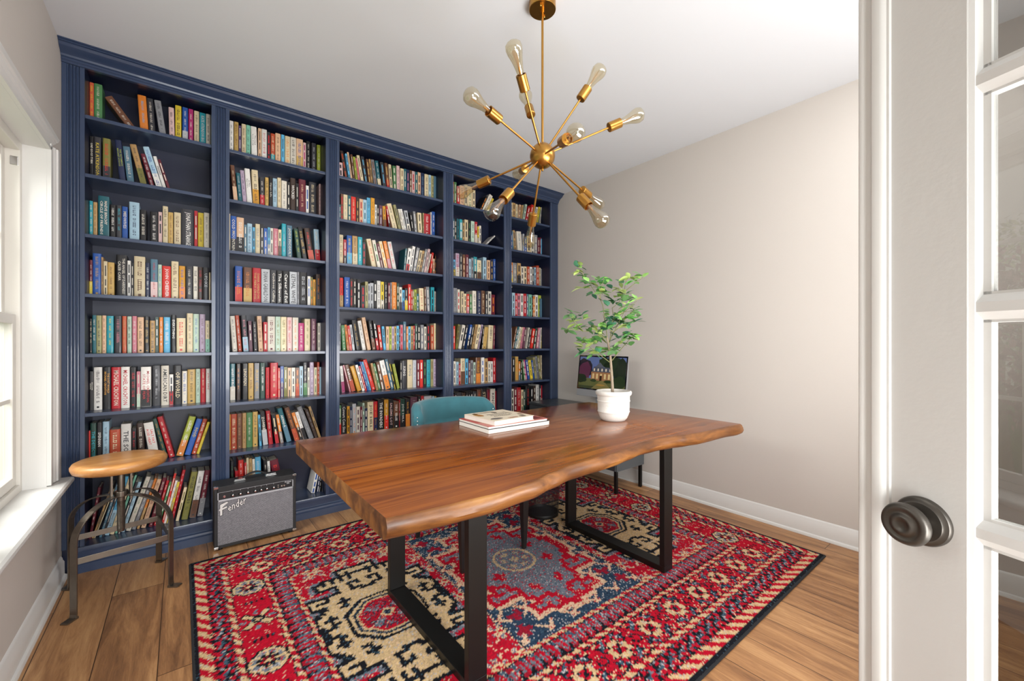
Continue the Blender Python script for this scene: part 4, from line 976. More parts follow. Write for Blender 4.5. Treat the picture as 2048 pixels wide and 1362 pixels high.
# ================================================================== AMPLIFIER
amp = thing('guitar_amplifier', 'black guitar amplifier with silver grille standing against the bookcase', 'amplifier', (.37, 3.10, 0), math.radians(0))
M_tolex = paint('black_tolex', '#232325', .55, var=.15, scale=60, bump=.35, bscale=400)
W2 = .218; yf, yb, hA = -.083, .076, .377
bm = bmesh.new()
bx(bm, -W2, W2, yf+.012, yb, .012, hA); bx(bm, -W2, -W2+.016, yf, yf+.012, .012, hA); bx(bm, W2-.016, W2, yf, yf+.012, .012, hA); bx(bm, -W2+.016, W2-.016, yf, yf+.012, .012, .030); bx(bm, -W2+.016, W2-.016, yf, yf+.012, hA-.034, hA)
obj('cabinet', bm, M_tolex, amp, bevel=.003)
def grille_mat():
    m, nt, b = new_mat('silver_grille_cloth')
    tc = N(nt, 'ShaderNodeTexCoord'); mp = N(nt, 'ShaderNodeMapping'); mp.inputs['Rotation'].default_value = (PI/2, 0, 0); nt.links.new(tc.outputs['Object'], mp.inputs['Vector'])
    br = N(nt, 'ShaderNodeTexBrick', i_Scale=1.0, i_Mortar_Size=.0009, i_Mortar_Smooth=.2, i_Brick_Width=.0085, i_Row_Height=.0042, offset=.5)
    br.inputs['Color1'].default_value = (*srgb('#a9a8ad'), 1); br.inputs['Color2'].default_value = (*srgb('#8e8d93'), 1); br.inputs['Mortar'].default_value = (*srgb('#3a3a3e'), 1)
    nt.links.new(mp.outputs[0], br.inputs['Vector']); nt.links.new(br.outputs['Color'], b.inputs['Base Color']); b.inputs['Roughness'].default_value = .6; b.inputs['Metallic'].default_value = .2
    return m
bm = bmesh.new(); bx(bm, -W2+.017, W2-.017, yf+.004, yf+.0125, .030, hA-.086); obj('grille_cloth', bm, grille_mat(), amp)
bm = bmesh.new(); zp0, zp1 = hA-.086, hA-.034
for a in ((-W2+.0165, W2-.0165, zp0-.002, zp0+.0075), (-W2+.0165, -W2+.021, zp0, zp1), (W2-.021, W2-.0165, zp0, zp1), (-W2+.0165, W2-.0165, zp1-.0015, zp1)): bx(bm, a[0], a[1], yf+.001, yf+.0122, a[2], a[3])
obj('panel_trim', bm, paint('silver_panel_edge', '#c5cad0', .35, metal=.5), amp)
bm = bmesh.new(); bx(bm, -W2+.021, W2-.021, yf+.004, yf+.0122, zp0+.006, zp1-.0015); pan = obj('control_panel', bm, paint('black_panel', '#18181b', .4), amp)
bm = bmesh.new(); lay = bm.loops.layers.float_color.new('Col'); wc = (.75, .77, .8, 1)
def TXT(s, x, z, w, h, sh=0, col=wc): put_text(bm, s, Matrix.Translation((x, yf+.0036, z)) @ Matrix.Rotation(PI/2, 4, 'X'), w, h, 0, lay, col, sh)
TXT('Frontman', W2-.046, zp1-.0085, .036, .009, .3); TXT('25R', W2-.046, zp1-.019, .016, .007, .2)
for x in (-.126, -.087, -.048, -.010, .022, .052, .09): TXT('I', x, zp1-.006, .0012, .006)
o = obj('panel_lettering', bm, M_attr); o.parent = pan
KX = [-.126, -.087, -.048, -.010, .022, .052, .090]
for x in KX:
    bm = bmesh.new(); Mx = Matrix.Translation((x, yf+.0039, zp0+.024)) @ Matrix.Rotation(PI/2, 4, 'X')
    lathe(bm, [(.0105, 0), (.0105, .002), (.0075, .0035), (.0065, .014)], 20, M=Mx)
    k = obj('control_knob', bm, paint('black_knob', '#121214', .3) if 'black_knob' not in bpy.data.materials else bpy.data.materials['black_knob'], amp, smooth=True)
    bm = bmesh.new(); lathe(bm, [(.0058, .0142), (.0055, .0152), (.003, .0158)], 16, M=Mx); c_ = obj('knob_cap', bm, M_chrome, smooth=True); c_.parent = k
for x, r_ in ((-.168, .007), (.136, .0055), (.150, .0055)):
    bm = bmesh.new(); Mx = Matrix.Translation((x, yf+.0039, zp0+.024)) @ Matrix.Rotation(PI/2, 4, 'X')
    lathe(bm, [(r_, 0), (r_, .003), (r_*.55, .0032), (r_*.5, .001)], 16, M=Mx); obj('input_jack', bm, M_chrome, amp, smooth=True)
for z in (.019, .031):
    bm = bmesh.new(); lathe(bm, [(.0045, 0), (.004, .003), (.002, .0045)], 12, M=Matrix.Translation((.116, yf+.0039, zp0+z)) @ Matrix.Rotation(PI/2, 4, 'X')); obj('panel_button', bm, M_chrome, amp, smooth=True)
# script logo: raised silver letters on a black outline
bm = bmesh.new(); lay = bm.loops.layers.float_color.new('Col')
for (dy, col, g) in ((.0034, (.01, .01, .01, 1), 1.0), (.0024, (.72, .7, .68, 1), 1.0)):
    for (t_, x, z, w, h, th_) in (('F', -.172, .243, .036, .062, 0), ('ender', -.104, .258, .098, .044, 0)):
        for ox, oz in (((-.0016, -.0016), (.0016, .0016), (.0016, -.0016), (-.0016, .0016), (0, -.003), (.003, 0)) if dy > .003 else ((0, 0),)):
            A = Matrix.Translation((x+ox, yf+dy, z+oz)) @ Matrix.Rotation(-.33, 4, 'Y') @ Matrix.Rotation(PI/2, 4, 'X')
            put_text(bm, t_, A, w, h, 0, lay, col, .35)
    for ox, oz in (((-.0014, -.0014), (.0014, .0014)) if dy > .003 else ((0, 0),)):
        vs = [bm.verts.new((x+ox, yf+dy+.0004, z+oz)) for x, z in ((-.196, .236), (-.176, .266), (-.150, .280), (-.150, .274), (-.172, .259), (-.190, .234))]
        f = bm.faces.new(vs)
        for l in f.loops: l[lay] = col
logo = obj('logo_badge', bm, M_attr, amp)
bm = bmesh.new(); P = []
for k in range(17):
    t_ = k/16; P.append((-.068+.136*t_, 0, hA+.010+.026*math.sin(PI*t_)))
sweep(bm, P, [(-.012, -.003), (.012, -.003), (.012, .003), (-.012, .003)], up=(0, 0, 1)) if False else None
R_ = [[bm.verts.new((p[0], y, p[2]+z)) for y, z in ((-.012, -.003), (.012, -.003), (.012, .003), (-.012, .003))] for p in P]
for A, B in zip(R_, R_[1:]):
    for i in range(4): bm.faces.new([A[i], A[(i+1) % 4], B[(i+1) % 4], B[i]])
bm.faces.new(R_[0][::-1]); bm.faces.new(R_[-1])
obj('handle', bm, M_tolex, amp, smooth=True, bevel=.001)
for sx in (-1, 1):
    bm = bmesh.new(); bx(bm, sx*.085-.028, sx*.085+.028, -.014, .014, hA, hA+.010); bx(bm, sx*.085-.031, sx*.085+.031, -.016, .016, hA-.001, hA+.002)
    obj('handle_bracket', bm, M_chrome, amp, bevel=.003)
for sx in (-1, 1):
    for sz in (0, 1):
        bm = bmesh.new(); x0 = sx*W2; s_ = .02; z0 = .012 if sz == 0 else hA
        dz = 1 if sz == 0 else -1
        xs_ = sorted((x0+sx*.0012, x0-sx*s_)); zs_ = sorted((z0-dz*.0012, z0+dz*s_))
        M3 = [((min(x0, x0+sx*.0014), max(x0, x0+sx*.0014)), (yf-.001, yf+s_), zs_), (xs_, (yf-.0014, yf), (zs_[0], zs_[1]) if False else (sorted((z0-dz*.0012, z0+dz*.011)))), (xs_, (yf-.001, yf+s_), sorted((z0, z0-dz*.0014)))]
        for (a, b_, c_) in M3: bx(bm, a[0], a[1], b_[0], b_[1], c_[0], c_[1])
        obj('corner_guard', bm, M_chrome, amp, bevel=.0008)
for sx in (-1, 1):
    for y in (yf+.02, yb-.02):
        bm = bmesh.new(); lathe(bm, [(.010, 0), (.013, .002), (.013, .0125)], 14, c=(sx*(W2-.03), y, 0)); obj('rubber_foot', bm, M_blackmetal, amp)
# ================================================================== CHAIR
M_teal = paint('teal_velvet', '#2f6873', .8, var=.3, scale=11, sheen=.25)
chair = thing('dining_chair', 'teal velvet upholstered chair with nailhead trim behind the desk', 'chair', (1.385, 2.15, 0))
M_dark = paint('black_stained_wood', '#171413', .4, var=.2, scale=20)
def curved_back():
    bm = bmesh.new(); n = 28; Rg = []
    for i in range(n+1):
        t = -1+2*i/n; a = abs(t)
        x = .268*math.sin(t*PI/2*.98)/math.sin(PI/2*.98); y = .345-.215*(1-math.cos(t*PI/2*.92))
        # tangent normal
        tt = t+.01; x2 = .268*math.sin(tt*PI/2*.98); y2 = .345-.215*(1-math.cos(tt*PI/2*.92)); dv = Vector((x2-x, y2-y)).normalized(); nv = Vector((-dv.y, dv.x))
        top = .865-.010*a**2-.045*max(0, a-.8)/.2*(a > .8); th = .032*(1-.0*a); zb = .43
        lean = .05
        sec = []
        K = [(-th, zb), (-th*1.0, (zb+top)/2), (-th, top-.03), (-th*.7, top-.008), (0, top), (th*.7, top-.008), (th, top-.03), (th, (zb+top)/2), (th, zb)]
        for u, z in K:
            ly = (z-zb)*lean*(1-a*.6)
            sec.append(bm.verts.new((x+nv.x*u, y+nv.y*u+ly, z)))
        Rg.append(sec)
    for A, B in zip(Rg, Rg[1:]):
        m = len(A)
        for i in range(m): bm.faces.new([A[i], B[i], B[(i+1) % m], A[(i+1) % m]])
    bm.faces.new(Rg[0]); bm.faces.new(Rg[-1][::-1])
    return bm, Rg
bm, Rg = curved_back(); pts = [(Rg[0][k].co.copy(), Rg[-1][k].co.copy()) for k in range(9)]
obj('backrest', bm, M_teal, chair, smooth=True, ang=1.2)
bm = bmesh.new()
for side in (0, 1):
    c_ = (pts[0][side]+pts[8][side])/2; ct = (pts[3][side]+pts[5][side])/2
    for k in range(17):
        t_ = .05+.9*k/16; p = c_.lerp(ct, t_); p = Vector((p.x+(-.010 if side == 0 else .010), p.y-.003, p.z))
        bmesh.ops.create_uvsphere(bm, u_segments=8, v_segments=5, radius=.0045, matrix=Matrix.Translation(p))
obj('nailheads', bm, M_chrome, chair, smooth=True)['kind'] = 'stuff'
bm = bmesh.new(); bx(bm, -.245, .245, -.26, .25, .40, .49); obj('seat', bm, M_teal, chair, bevel=.03, seg=4)
bm = bmesh.new(); bx(bm, -.235, .235, -.25, .25, .36, .405); obj('seat_rail', bm, M_dark, chair, bevel=.003)
for sx, y in ((-1, -.245), (1, -.245), (-1, .245), (1, .245)):
    bm = bmesh.new(); zt_ = .365; lx = sx*.213; out_ = .02*sx if y > 0 else 0
    R_ = []
    for z, w in ((zt_, .021), (.2, .018), (RT, .011)):
        k = (zt_-z)/zt_; R_.append([bm.verts.new((lx+out_*k*.5+a*w, y+(.03*k if y > 0 else 0)+b2*w, z)) for a, b2 in ((-1, -1), (1, -1), (1, 1), (-1, 1))])
    for A, B in zip(R_, R_[1:]):
        for i in range(4): bm.faces.new([A[i], A[(i+1) % 4], B[(i+1) % 4], B[i]])
    bm.faces.new(R_[0]); bm.faces.new(R_[-1][::-1])
    obj('leg', bm, M_dark, chair, bevel=.002)
# ================================================================== WASTE BIN
bin_ = thing('waste_bin', 'round black wire mesh waste bin on the rug beneath the desk', 'waste bin', (2.03, 2.215, RT))
def mesh_mat():
    m, nt, b = new_mat('perforated_black_wire')
    tc = N(nt, 'ShaderNodeTexCoord'); sp = N(nt, 'ShaderNodeSeparateXYZ'); nt.links.new(tc.outputs['Object'], sp.inputs[0])
    at = N(nt, 'ShaderNodeMath', operation='ARCTAN2'); nt.links.new(sp.outputs['Y'], at.inputs[0]); nt.links.new(sp.outputs['X'], at.inputs[1])
    def wave(src, k):
        mu = N(nt, 'ShaderNodeMath', operation='MULTIPLY'); nt.links.new(src, mu.inputs[0]); mu.inputs[1].default_value = k
        fr_ = N(nt, 'ShaderNodeMath', operation='FRACT'); nt.links.new(mu.outputs[0], fr_.inputs[0])
        lt = N(nt, 'ShaderNodeMath', operation='LESS_THAN'); nt.links.new(fr_.outputs[0], lt.inputs[0]); lt.inputs[1].default_value = .26; return lt
    a = wave(at.outputs[0], 36); z = wave(sp.outputs['Z'], 260)
    mx = N(nt, 'ShaderNodeMath', operation='MAXIMUM'); nt.links.new(a.outputs[0], mx.inputs[0]); nt.links.new(z.outputs[0], mx.inputs[1])
    nt.links.new(mx.outputs[0], b.inputs['Alpha']); b.inputs['Base Color'].default_value = (.03, .03, .033, 1); b.inputs['Metallic'].default_value = .5; b.inputs['Roughness'].default_value = .4
    return m
bm = bmesh.new(); lathe(bm, [(.112, .012), (.132, .30)], 64, cap=False); obj('mesh_wall', bm, mesh_mat(), bin_, smooth=True)
bm = bmesh.new(); lathe(bm, [(.108, 0), (.113, 0), (.1145, .014), (.112, .022), (.110, .014), (.108, .006)], 48); obj('base', bm, M_blackmetal, bin_, smooth=True)
bm = bmesh.new(); bmesh.ops.create_circle(bm, cap_ends=False, radius=.1, segments=3); bm.clear()
lathe(bm, [(.130, .298), (.1345, .299), (.1345, .306), (.130, .307)], 48, cap=False); obj('rim', bm, M_blackmetal, bin_, smooth=True)
# ================================================================== SIDE CABINET + MONITOR
M_char = paint('charcoal_lacquer', '#3b3f43', .35, var=.08, scale=8, coat=.2)
M_dgrey = paint('dark_grey_panel', '#54595c', .5, var=.06, scale=8)
cx0, cx1, cy0, cy1, cz0, cz1 = 2.73, 3.12, 2.115, 3.175, .19, .645
cab = thing('side_cabinet', 'low charcoal cabinet on black legs against the right wall', 'cabinet', ((cx0+cx1)/2, (cy0+cy1)/2, 0))
def inv(o, p): o.parent = p; o.matrix_parent_inverse = Matrix.Translation(-Vector(p.location)); return o
bm = bmesh.new(); bx(bm, cx0+.018, cx1, cy0, cy1, cz0, cz1-.022); inv(obj('body', bm, M_dgrey, bevel=.002), cab)
bm = bmesh.new(); bx(bm, cx0-.005, cx1+.005, cy0-.006, cy1+.006, cz1-.022, cz1); inv(obj('top', bm, M_char, bevel=.003), cab)
for k in range(2):
    ya = cy0+.006+k*(cy1-cy0)/2; yb2 = ya+(cy1-cy0)/2-.01
    bm = bmesh.new(); bx(bm, cx0, cx0+.0175, ya, yb2, cz0+.006, cz1-.026); dr = inv(obj('door', bm, M_char, bevel=.002), cab)
    bm = bmesh.new(); yy = yb2-.04 if k == 0 else ya+.04; lathe(bm, [(.008, 0), (.008, .014), (.011, .016), (.011, .022)], 16, M=Matrix.Translation((cx0, yy, .42)) @ Matrix.Rotation(-PI/2, 4, 'Y'))
    h_ = obj('knob', bm, M_blackmetal, smooth=True); h_.parent = dr; h_.matrix_parent_inverse = Matrix.Translation(-Vector(cab.location)) if False else Matrix.Identity(4)
for x in (cx0+.03, cx1-.03):
    for y in (cy0+.018, cy1-.018):
        bm = bmesh.new(); bx(bm, x-.012, x+.012, y-.012, y+.012, (RT if x < 2.9 and y < 2.93 else 0), cz0+.001); inv(obj('leg', bm, M_blackmetal, bevel=.001), cab)
mon = thing('desktop_computer', 'slim aluminium all-in-one computer showing a house photo, on the side cabinet', 'computer', (2.93, 2.43, cz1))
M_alu = paint('brushed_aluminium', '#a9abae', .4, metal=.4, var=.05, scale=12)
wS, hS = .55, .375; tl = .125
Ms = Matrix.Translation((-.02, 0, .10)) @ Matrix.Rotation(math.radians(-0), 4, 'Z') @ Matrix.Rotation(tl, 4, 'Y')   # face looks to -x, top leans back to +x
# local: y across, z up, -x front
bm = bmesh.new()
prism(bm, [(0, 0), (0, hS), (.004, hS), (.022, hS*.65), (.022, hS*.3), (.004, 0)], 'Y', -wS/2, wS/2, M=Ms @ Matrix(((1, 0, 0, 0), (0, 1, 0, 0), (0, 0, 1, 0), (0, 0, 0, 1))))
obj('housing', bm, M_alu, mon, bevel=.002)
bm = bmesh.new(); bx(bm, -.0015, 0, -wS/2+.001, wS/2-.001, .062, hS-.001, M=Ms); obj('screen_glass', bm, paint('black_screen_glass', '#08090b', .08, coat=.5), mon)
bm = bmesh.new(); lay = bm.loops.layers.float_color.new('Col')
sx0, sx1, sz0, sz1 = -wS/2+.014, wS/2-.014, .074, hS-.014
def SQ(P, col, lift=0):
    # P in unit coords: u to the viewer's right, v up
    vs = [bm.verts.new(Ms @ Vector((-.0018-lift*.0001, sx1-(sx1-sx0)*u, sz0+(sz1-sz0)*v))) for u, v in P]
    f = bm.faces.new(vs); 
    for l in f.loops: l[lay] = (*srgb(col), 1)
def SB(u0, u1, v0, v1, col, lift=0): SQ([(u0, v0), (u1, v0), (u1, v1), (u0, v1)], col, lift)
R5 = random.Random(5)
def blobS(cu, cv, ru, rv, col, lift, n=16): SQ([(min(max(cu+ru*math.cos(2*PI*i/n)*R5.uniform(.8, 1.1), 0), 1), min(max(cv+rv*math.sin(2*PI*i/n)*R5.uniform(.8, 1.1), 0), 1)) for i in range(n)], col, lift)
SB(0, 1, .3, 1, '#5d6f9f'); SB(0, 1, 0, .32, '#5d6136', 1); SB(0, 1, .0, .08, '#3c4428', 2)
blobS(.08, .6, .22, .36, '#26222c', 3); blobS(.12, .55, .16, .3, '#5b2f46', 4); blobS(.75, .75, .2, .3, '#24331f', 3); blobS(.92, .55, .16, .45, '#1d2a1b', 4); blobS(.55, .85, .12, .16, '#2c3a28', 3); blobS(.05, .3, .15, .14, '#1f2c18', 5); blobS(.88, .25, .16, .2, '#26361e', 5)
SQ([(.28, .52), (.74, .5), (.68, .68), (.34, .7)], '#4f5360', 6); SQ([(.36, .68), (.46, .84), (.56, .68)], '#5a5f6c', 7)
SB(.28, .74, .26, .53, '#9a6f4c', 7)
for k in range(5): SB(.31+k*.085, .35+k*.085, .32, .48, '#d8c08a', 8); SB(.33+k*.085, .36+k*.085, .56, .64, '#d6cdb8', 8)
SB(.47, .52, .26, .42, '#3b2a20', 9); SQ([(.3, .0), (.5, .27), (.56, .27), (.75, .0)], '#7d7446', 9); blobS(.34, .26, .07, .05, '#2b3c1e', 10); blobS(.66, .25, .1, .05, '#2b3c1e', 10); blobS(.5, .13, .1, .03, '#a58343', 10)
m, nt, b = new_mat('lit_screen_picture'); a_ = N(nt, 'ShaderNodeAttribute', attribute_name='Col'); nt.links.new(a_.outputs['Color'], b.inputs['Base Color']); nt.links.new(a_.outputs['Color'], b.inputs['Emission Color']); b.inputs['Emission Strength'].default_value = .06; b.inputs['Roughness'].default_value = .15
obj('screen_picture', bm, m, mon)
bm = bmesh.new(); prism(bm, [(.012, .006), (.018, .006), (.060, .16), (.055, .165), (.012, .165)] if False else [(-.055, 0), (.085, 0), (.085, .006), (.040, .006), (.036, .02), (.036, .2), (.028, .2), (.028, .006), (-.055, .006)], 'Y', -.085, .085); obj('stand', bm, M_alu, mon, bevel=.001)
bm = bmesh.new(); lathe(bm, [(.0045, 0), (.0045, .0006)], 14, M=Ms @ Matrix.Translation((-.0002, 0, .030)) @ Matrix.Rotation(-PI/2, 4, 'Y')); obj('front_mark', bm, M_blackmetal, mon)
# ================================================================== POTTED TREE
tp = 2.475; pc = at_depth(1227, 843, tp); pc.z = DZ
tp = ST*pc.x+CT*pc.y
pot = thing('potted_tree', 'small green leafy tree in a white ribbed ceramic pot on the desk', 'plant', pc)
M_pot = paint('white_glazed_ceramic', '#e3dfd9', .5, var=.05, scale=40, bump=.15, bscale=120)
bm = bmesh.new()
pp = [(.060, 0), (.066, .002), (.078, .016), (.088, .040), (.0905, .050), (.093, .052), (.093, .056), (.091, .058), (.0925, .090), (.0925, .112), (.0955, .114), (.0955, .119), (.093, .121), (.094, .146), (.100, .150), (.104, .157), (.1045, .168), (.101, .174), (.095, .175), (.092, .170), (.089, .150), (.087, .12), (.04, .118)]
lathe(bm, pp, 56); obj('pot', bm, M_pot, pot, smooth=True, ang=.9)
bm = bmesh.new(); lathe(bm, [(.088, .140), (.086, .150), (.04, .155), (.01, .152)], 32); obj('soil', bm, paint('soil', '#4a3d31', .95, var=.4, scale=60, bump=.6, bscale=80), pot)
def zp(x, y, dd=0): return at_depth(1100+.2644*x, 500+.2643*y, tp+dd)-pc
M_bark = paint('pale_bark', '#9b8c78', .85, var=.25, scale=40, bump=.4, bscale=120)
M_twig = paint('green_twig', '#7d8050', .7, var=.2, scale=40)
R7 = random.Random(17)
bm = bmesh.new(); tube(bm, [zp(474, 1100), zp(472, 1040), zp(468, 960), zp(462, 880), zp(455, 800), zp(444, 730), zp(432, 660)], [.0095, .0085, .0078, .0075, .007, .0062, .005], 12); obj('trunk', bm, M_bark, pot, smooth=True)
BR = [([(436, 690), (415, 520), (400, 420), (370, 350), (335, 310), (290, 240), (255, 195), (215, 125)], -.03), ([(380, 370), (385, 300), (410, 215)], .0), ([(447, 700), (480, 620), (560, 560), (625, 535)], .05), ([(450, 700), (480, 500), (470, 440), (520, 400), (560, 310), (578, 225)], .04), ([(545, 330), (620, 270), (705, 205)], .05), ([(520, 500), (600, 440), (655, 385)], .0), ([(436, 680), (330, 620), (250, 612), (135, 600)], -.05), ([(250, 610), (180, 540), (165, 480)], -.06), ([(452, 850), (400, 810), (330, 760), (262, 700)], -.02), ([(330, 765), (250, 775)], -.03), ([(470, 835), (520, 770), (590, 690), (640, 640)], .06), ([(480, 620), (430, 590), (400, 485)], -.06), ([(470, 650), (560, 470), (640, 455)], -.04), ([(455, 700), (360, 610), (300, 560)], .05), ([(470, 600), (600, 500), (635, 470)], .08)]
bm = bmesh.new()
for P, dd in BR:
    n = len(P); tube(bm, [zp(x, y, dd*k/(n-1)) for k, (x, y) in enumerate(P)], [.0028-.0017*k/(n-1) for k in range(n)], 6)
obj('branches', bm, M_twig, pot, smooth=True)
LE = "215,130,4 225,160,3 265,195,3 290,240,6 245,290,3 320,330,3 360,285,5 400,325,4 380,230,3 415,210,3 430,255,2 415,385,2 600,210,7 640,240,4 525,242,2 700,200,3 525,295,2 570,330,6 505,350,3 490,390,7 550,385,6 650,375,6 590,430,5 640,455,6 660,480,2 440,465,2 400,485,2 540,460,4 490,500,5 470,540,6 540,530,6 590,510,6 630,490,2 430,590,8 360,610,7 400,560,4 600,560,6 640,550,4 590,640,7 640,650,5 625,680,3 300,585,5 290,560,2 190,590,6 130,600,3 180,540,4 160,480,4 230,490,3 170,510,2 250,520,2 250,680,5 290,690,5 345,670,5 380,665,4 350,710,4 260,740,2 245,775,5 330,780,5 370,770,6 420,765,4 480,745,5 440,745,3 510,665,4 540,700,5 490,770,4 520,720,2 460,520,4 520,560,3 330,640,3"
bm = bmesh.new(); lay = bm.loops.layers.float_color.new('Col')
GC = ['#4f8347', '#5f9a4e', '#86b562', '#3d6b45', '#3a6a52', '#9fb267', '#6f9658', '#55794c', '#8a9a5c']
for tok in LE.split():
    x, y, n = (float(v) for v in tok.split(','))
    dd = R7.uniform(-.09, .09); c0 = zp(x, y, dd); base = R7.choice(GC)
    for k in range(int(n)+1):
        a = R7.uniform(0, 2*PI); el = R7.uniform(-.5, .75); L = R7.uniform(.046, .070); Wd = L*R7.uniform(.5, .66)
        d = Vector((math.cos(a)*math.cos(el), math.sin(a)*math.cos(el), math.sin(el))); s_ = d.cross(Vector((R7.uniform(-.5, .5), R7.uniform(-.5, .5), 1))).normalized(); nn = s_.cross(d).normalized()
        c1 = c0+Vector((R7.uniform(-1, 1), R7.uniform(-1, 1), R7.uniform(-1, 1)))*.008
        col = srgb(R7.choice([base, base, R7.choice(GC)])); kk = R7.uniform(1.05, 1.5); col = (*[min(1, v*kk) for v in col], 1); colm = (*[min(1, v*1.18) for v in col[:3]], 1)
        mids = []; sides = []
        for t_, ww in ((0, .04), (.22, .72), (.5, 1), (.78, .66), (1, .02)):
            droop = -.010*t_*t_; p = c1+d*(L*t_)+nn*(droop); mids.append(bm.verts.new(p)); sides.append((bm.verts.new(p+s_*Wd*.5*ww+nn*.003*ww), bm.verts.new(p-s_*Wd*.5*ww+nn*.003*ww)))
        for i in range(4):
            for sd in (0, 1):
                q_ = [mids[i], sides[i][sd], sides[i+1][sd], mids[i+1]]
                f = bm.faces.new(q_ if sd == 0 else q_[::-1]); f.smooth = True
                for l in f.loops: l[lay] = colm if sd else col
me = bpy.data.meshes.new('leaves'); bm.to_mesh(me); bm.free(); me.materials.append(M_leaf); lf = bpy.data.objects.new('leaves', me); link(lf, pot); lf['kind'] = 'stuff'
# ================================================================== CHANDELIER
CC = Vector((1.306, 1.425, 2.093))
chd = thing('chandelier', 'brass sputnik chandelier with twelve clear filament bulbs hanging over the desk', 'chandelier', CC)
bm = bmesh.new(); bmesh.ops.create_uvsphere(bm, u_segments=48, v_segments=24, radius=.058)
lathe(bm, [(.004, -.070), (.0055, -.066), (.004, -.060), (.008, -.0585)], 16); obj('hub', bm, M_brass, chd, smooth=True, ang=1.2)
bm = bmesh.new(); lathe(bm, [(.0055, .055), (.0055, H-.03-CC.z)], 16); obj('down_rod', bm, M_brass, chd, smooth=True)
bm = bmesh.new(); zc_ = H-CC.z; lathe(bm, [(.020, zc_-.036), (.060, zc_-.036), (.0615, zc_-.034), (.0615, zc_-.0005)], 48)
lathe(bm, [(.010, zc_-.050), (.010, zc_-.036)], 16)
can = obj('canopy', bm, M_brass, chd, smooth=True)
for a in (.6, .6+PI):
    bm = bmesh.new(); lathe(bm, [(.003, zc_-.044), (.005, zc_-.042), (.005, zc_-.036)], 10, c=(.035*math.cos(a), .035*math.sin(a), 0))
    s_ = obj('canopy_screw', bm, M_brass, smooth=True); s_.parent = can
M_bulb = glass('clear_amber_bulb_glass', (.9, .84, .68), .2, .06)
M_fil = paint('filament', '#b78a4a', .4, metal=.6)
TIPS = [(1023, 79, 1.62), (931, 183, 1.60), (1049, 184, 2.14), (1205, 132, 1.93), (1286, 226, 1.98), (1157, 262, 1.47), (913, 389, 2.08), (1034, 349, 2.40), (977, 433, 1.67), (1056, 494, 2.22), (1203, 413, 2.27), (1212, 450, 1.74)]
for (x, y, t_) in TIPS:
    tip = at_depth(x, y, t_)-CC; d = tip.normalized(); L = tip.length
    a, b_, _ = frame_from(d); M_ = Matrix(((a.x, b_.x, d.x, 0), (a.y, b_.y, d.y, 0), (a.z, b_.z, d.z, 0), (0, 0, 0, 1)))
    s0 = L-.185 if L > .42 else L*.56; s1 = s0+.062
    bm = bmesh.new(); lathe(bm, [(.0046, .052), (.0046, s0)], 14, M=M_); arm = obj('arm', bm, M_brass, chd, smooth=True)
    bm = bmesh.new(); lathe(bm, [(.006, s0-.004), (.0205, s0), (.022, s0+.002), (.022, s1), (.019, s1), (.0185, s1-.012)], 28, M=M_); so = obj('socket', bm, M_brass, smooth=True, ang=.5); so.parent = arm
    bm = bmesh.new(); Lb = L-s1; lathe(bm, [(.0135, s1-.008), (.0145, s1+.004), (.017, s1+Lb*.2), (.023, s1+Lb*.42), (.0315, s1+Lb*.63), (.034, s1+Lb*.76), (.0305, s1+Lb*.89), (.018, s1+Lb*.97), (.006, L), (.0005, L+.001)], 28, M=M_, cap=False)
    bu = obj('bulb', bm, M_bulb, smooth=True, ang=1.4); bu.parent = arm
    bm = bmesh.new(); lathe(bm, [(.006, s1-.006), (.0045, s1+.02), (.003, s1+.028)], 10, M=M_)
    for k in range(4):
        an = PI/2*k; p0 = M_ @ Vector((.002*math.cos(an), .002*math.sin(an), s1+.026)); p1 = M_ @ Vector((.009*math.cos(an), .009*math.sin(an), s1+Lb*.72)); tube(bm, [p0, p1], .0006, 5)
    fi = obj('filament', bm, M_fil); fi.parent = arm
# ================================================================== OUTSIDE
M_grass = paint('lawn', '#6f8a52', .95, var=.3, scale=1.5, bump=.4, bscale=12)
g = box('ground', (-16, -.9, -9, 16, -.6, -.5), M_grass); g['kind'] = 'structure'
def tree(loc, lab, cols, R0, Hh, seed):
    t = thing('garden_tree', lab, 'tree', loc); R_ = random.Random(seed)
    bm = bmesh.new(); tube(bm, [(0, 0, -.5), (.05, .02, .4), (0, .05, 1.2), (.05, 0, Hh)], [.12, .09, .07, .03], 10); obj('trunk', bm, M_bark, t, smooth=True)
    bm = bmesh.new(); lay = bm.loops.layers.float_color.new('Col')
    for k in range(3600):
        v = Vector((R_.gauss(0, 1), R_.gauss(0, 1), R_.gauss(0, 1))).normalized()*R0*R_.uniform(.35, 1)**.5; v.z = v.z*.95+Hh; a = Vector((R_.uniform(-1, 1), R_.uniform(-1, 1), R_.uniform(-1, 1))).normalized(); b2 = a.cross(Vector((.3, .5, .8))).normalized(); s_ = R_.uniform(.04, .09)
        f = bm.faces.new([bm.verts.new(v-a*s_), bm.verts.new(v+b2*s_*.5), bm.verts.new(v+a*s_), bm.verts.new(v-b2*s_*.5)]); c = (*srgb(R_.choice(cols)), 1)
        for l in f.loops: l[lay] = c
    obj('crown', bm, M_leaf, t)['kind'] = 'stuff'
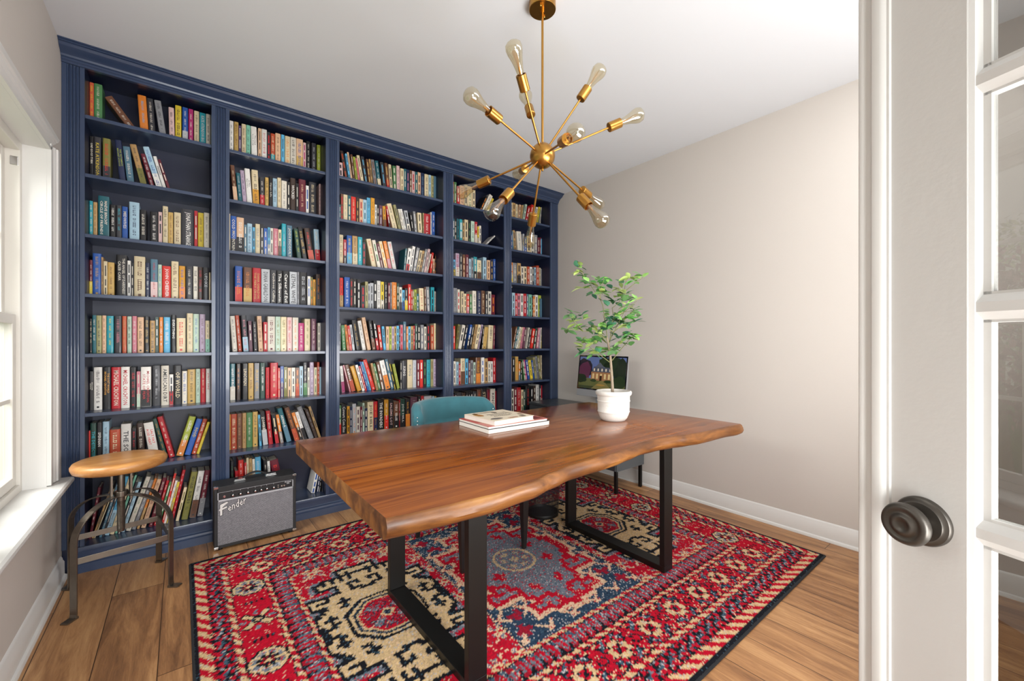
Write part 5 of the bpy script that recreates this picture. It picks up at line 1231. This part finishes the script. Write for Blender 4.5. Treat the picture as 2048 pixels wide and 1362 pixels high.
tree((-4.6, 5.6, 0), 'crimson-leaved tree in the garden outside the window', ['#a6616c', '#7f3f4c', '#c58c94', '#8f5560'], 1.3, 1.3, 1)
tree((-8.0, 8.6, 0), 'green garden tree behind the crimson one outside the window', ['#8aa35f', '#a9bf7c', '#6c8a4c', '#c2d095'], 1.7, 2.2, 2)
# ================================================================== LIGHT + CAMERA
w = bpy.data.worlds.new('World'); scene.world = w; w.use_nodes = True; nt = w.node_tree
bg = nt.nodes['Background']; bg.inputs[0].default_value = (1, .98, .91, 1); bg.inputs[1].default_value = 1.0
def area(name, loc, target, sx, sy, e, col=(1, 1, 1), spread=180):
    l = bpy.data.lights.new(name, 'AREA'); l.shape = 'RECTANGLE'; l.size = sx; l.size_y = sy; l.energy = e; l.color = col; l.spread = math.radians(spread)
    o = bpy.data.objects.new(name, l); link(o); o.location = loc; o.rotation_euler = (Vector(target)-Vector(loc)).to_track_quat('-Z', 'Y').to_euler(); return o
area('window_daylight', (-2.1, 1.9, 3.0), (.9, 2.0, .7), 2.0, 2.0, 195, (1, .995, .985))
area('doorway_fill', (.1, -2.1, 1.5), (.9, 2, 1.1), 1.6, 1.9, 75, (.95, .98, 1))  # unseen fill lamp added behind the camera to lighten the room
area('bounce_fill', (1.9, -.1, 2.72), (1.4, 1.6, .6), 2.2, .8, 40, (1, .99, .98))  # added fill lamp under the ceiling, stands in for bounced light
area('ceiling_fill', (1.35, -.40, .9), (.8, 2.4, 2.8), 1.9, .7, 74, (1, .99, .98))  # added upward fill lamp, out of view, that brightens the ceiling
c = bpy.data.cameras.new('Camera'); c.sensor_width = 36; c.lens = FPX/2048*36; c.shift_y = (HY-681)/2048; c.clip_start = .05
o = bpy.data.objects.new('Camera', c); link(o); o.location = (0, 0, CAM); o.rotation_euler = (PI/2, 0, -TH); scene.camera = o
vs = scene.view_settings; vs.view_transform = 'Standard'; vs.look = 'None'; vs.exposure = .2; vs.gamma = 1
scene.cycles.max_bounces = 8; scene.cycles.transparent_max_bounces = 16; scene.cycles.sample_clamp_indirect = 6
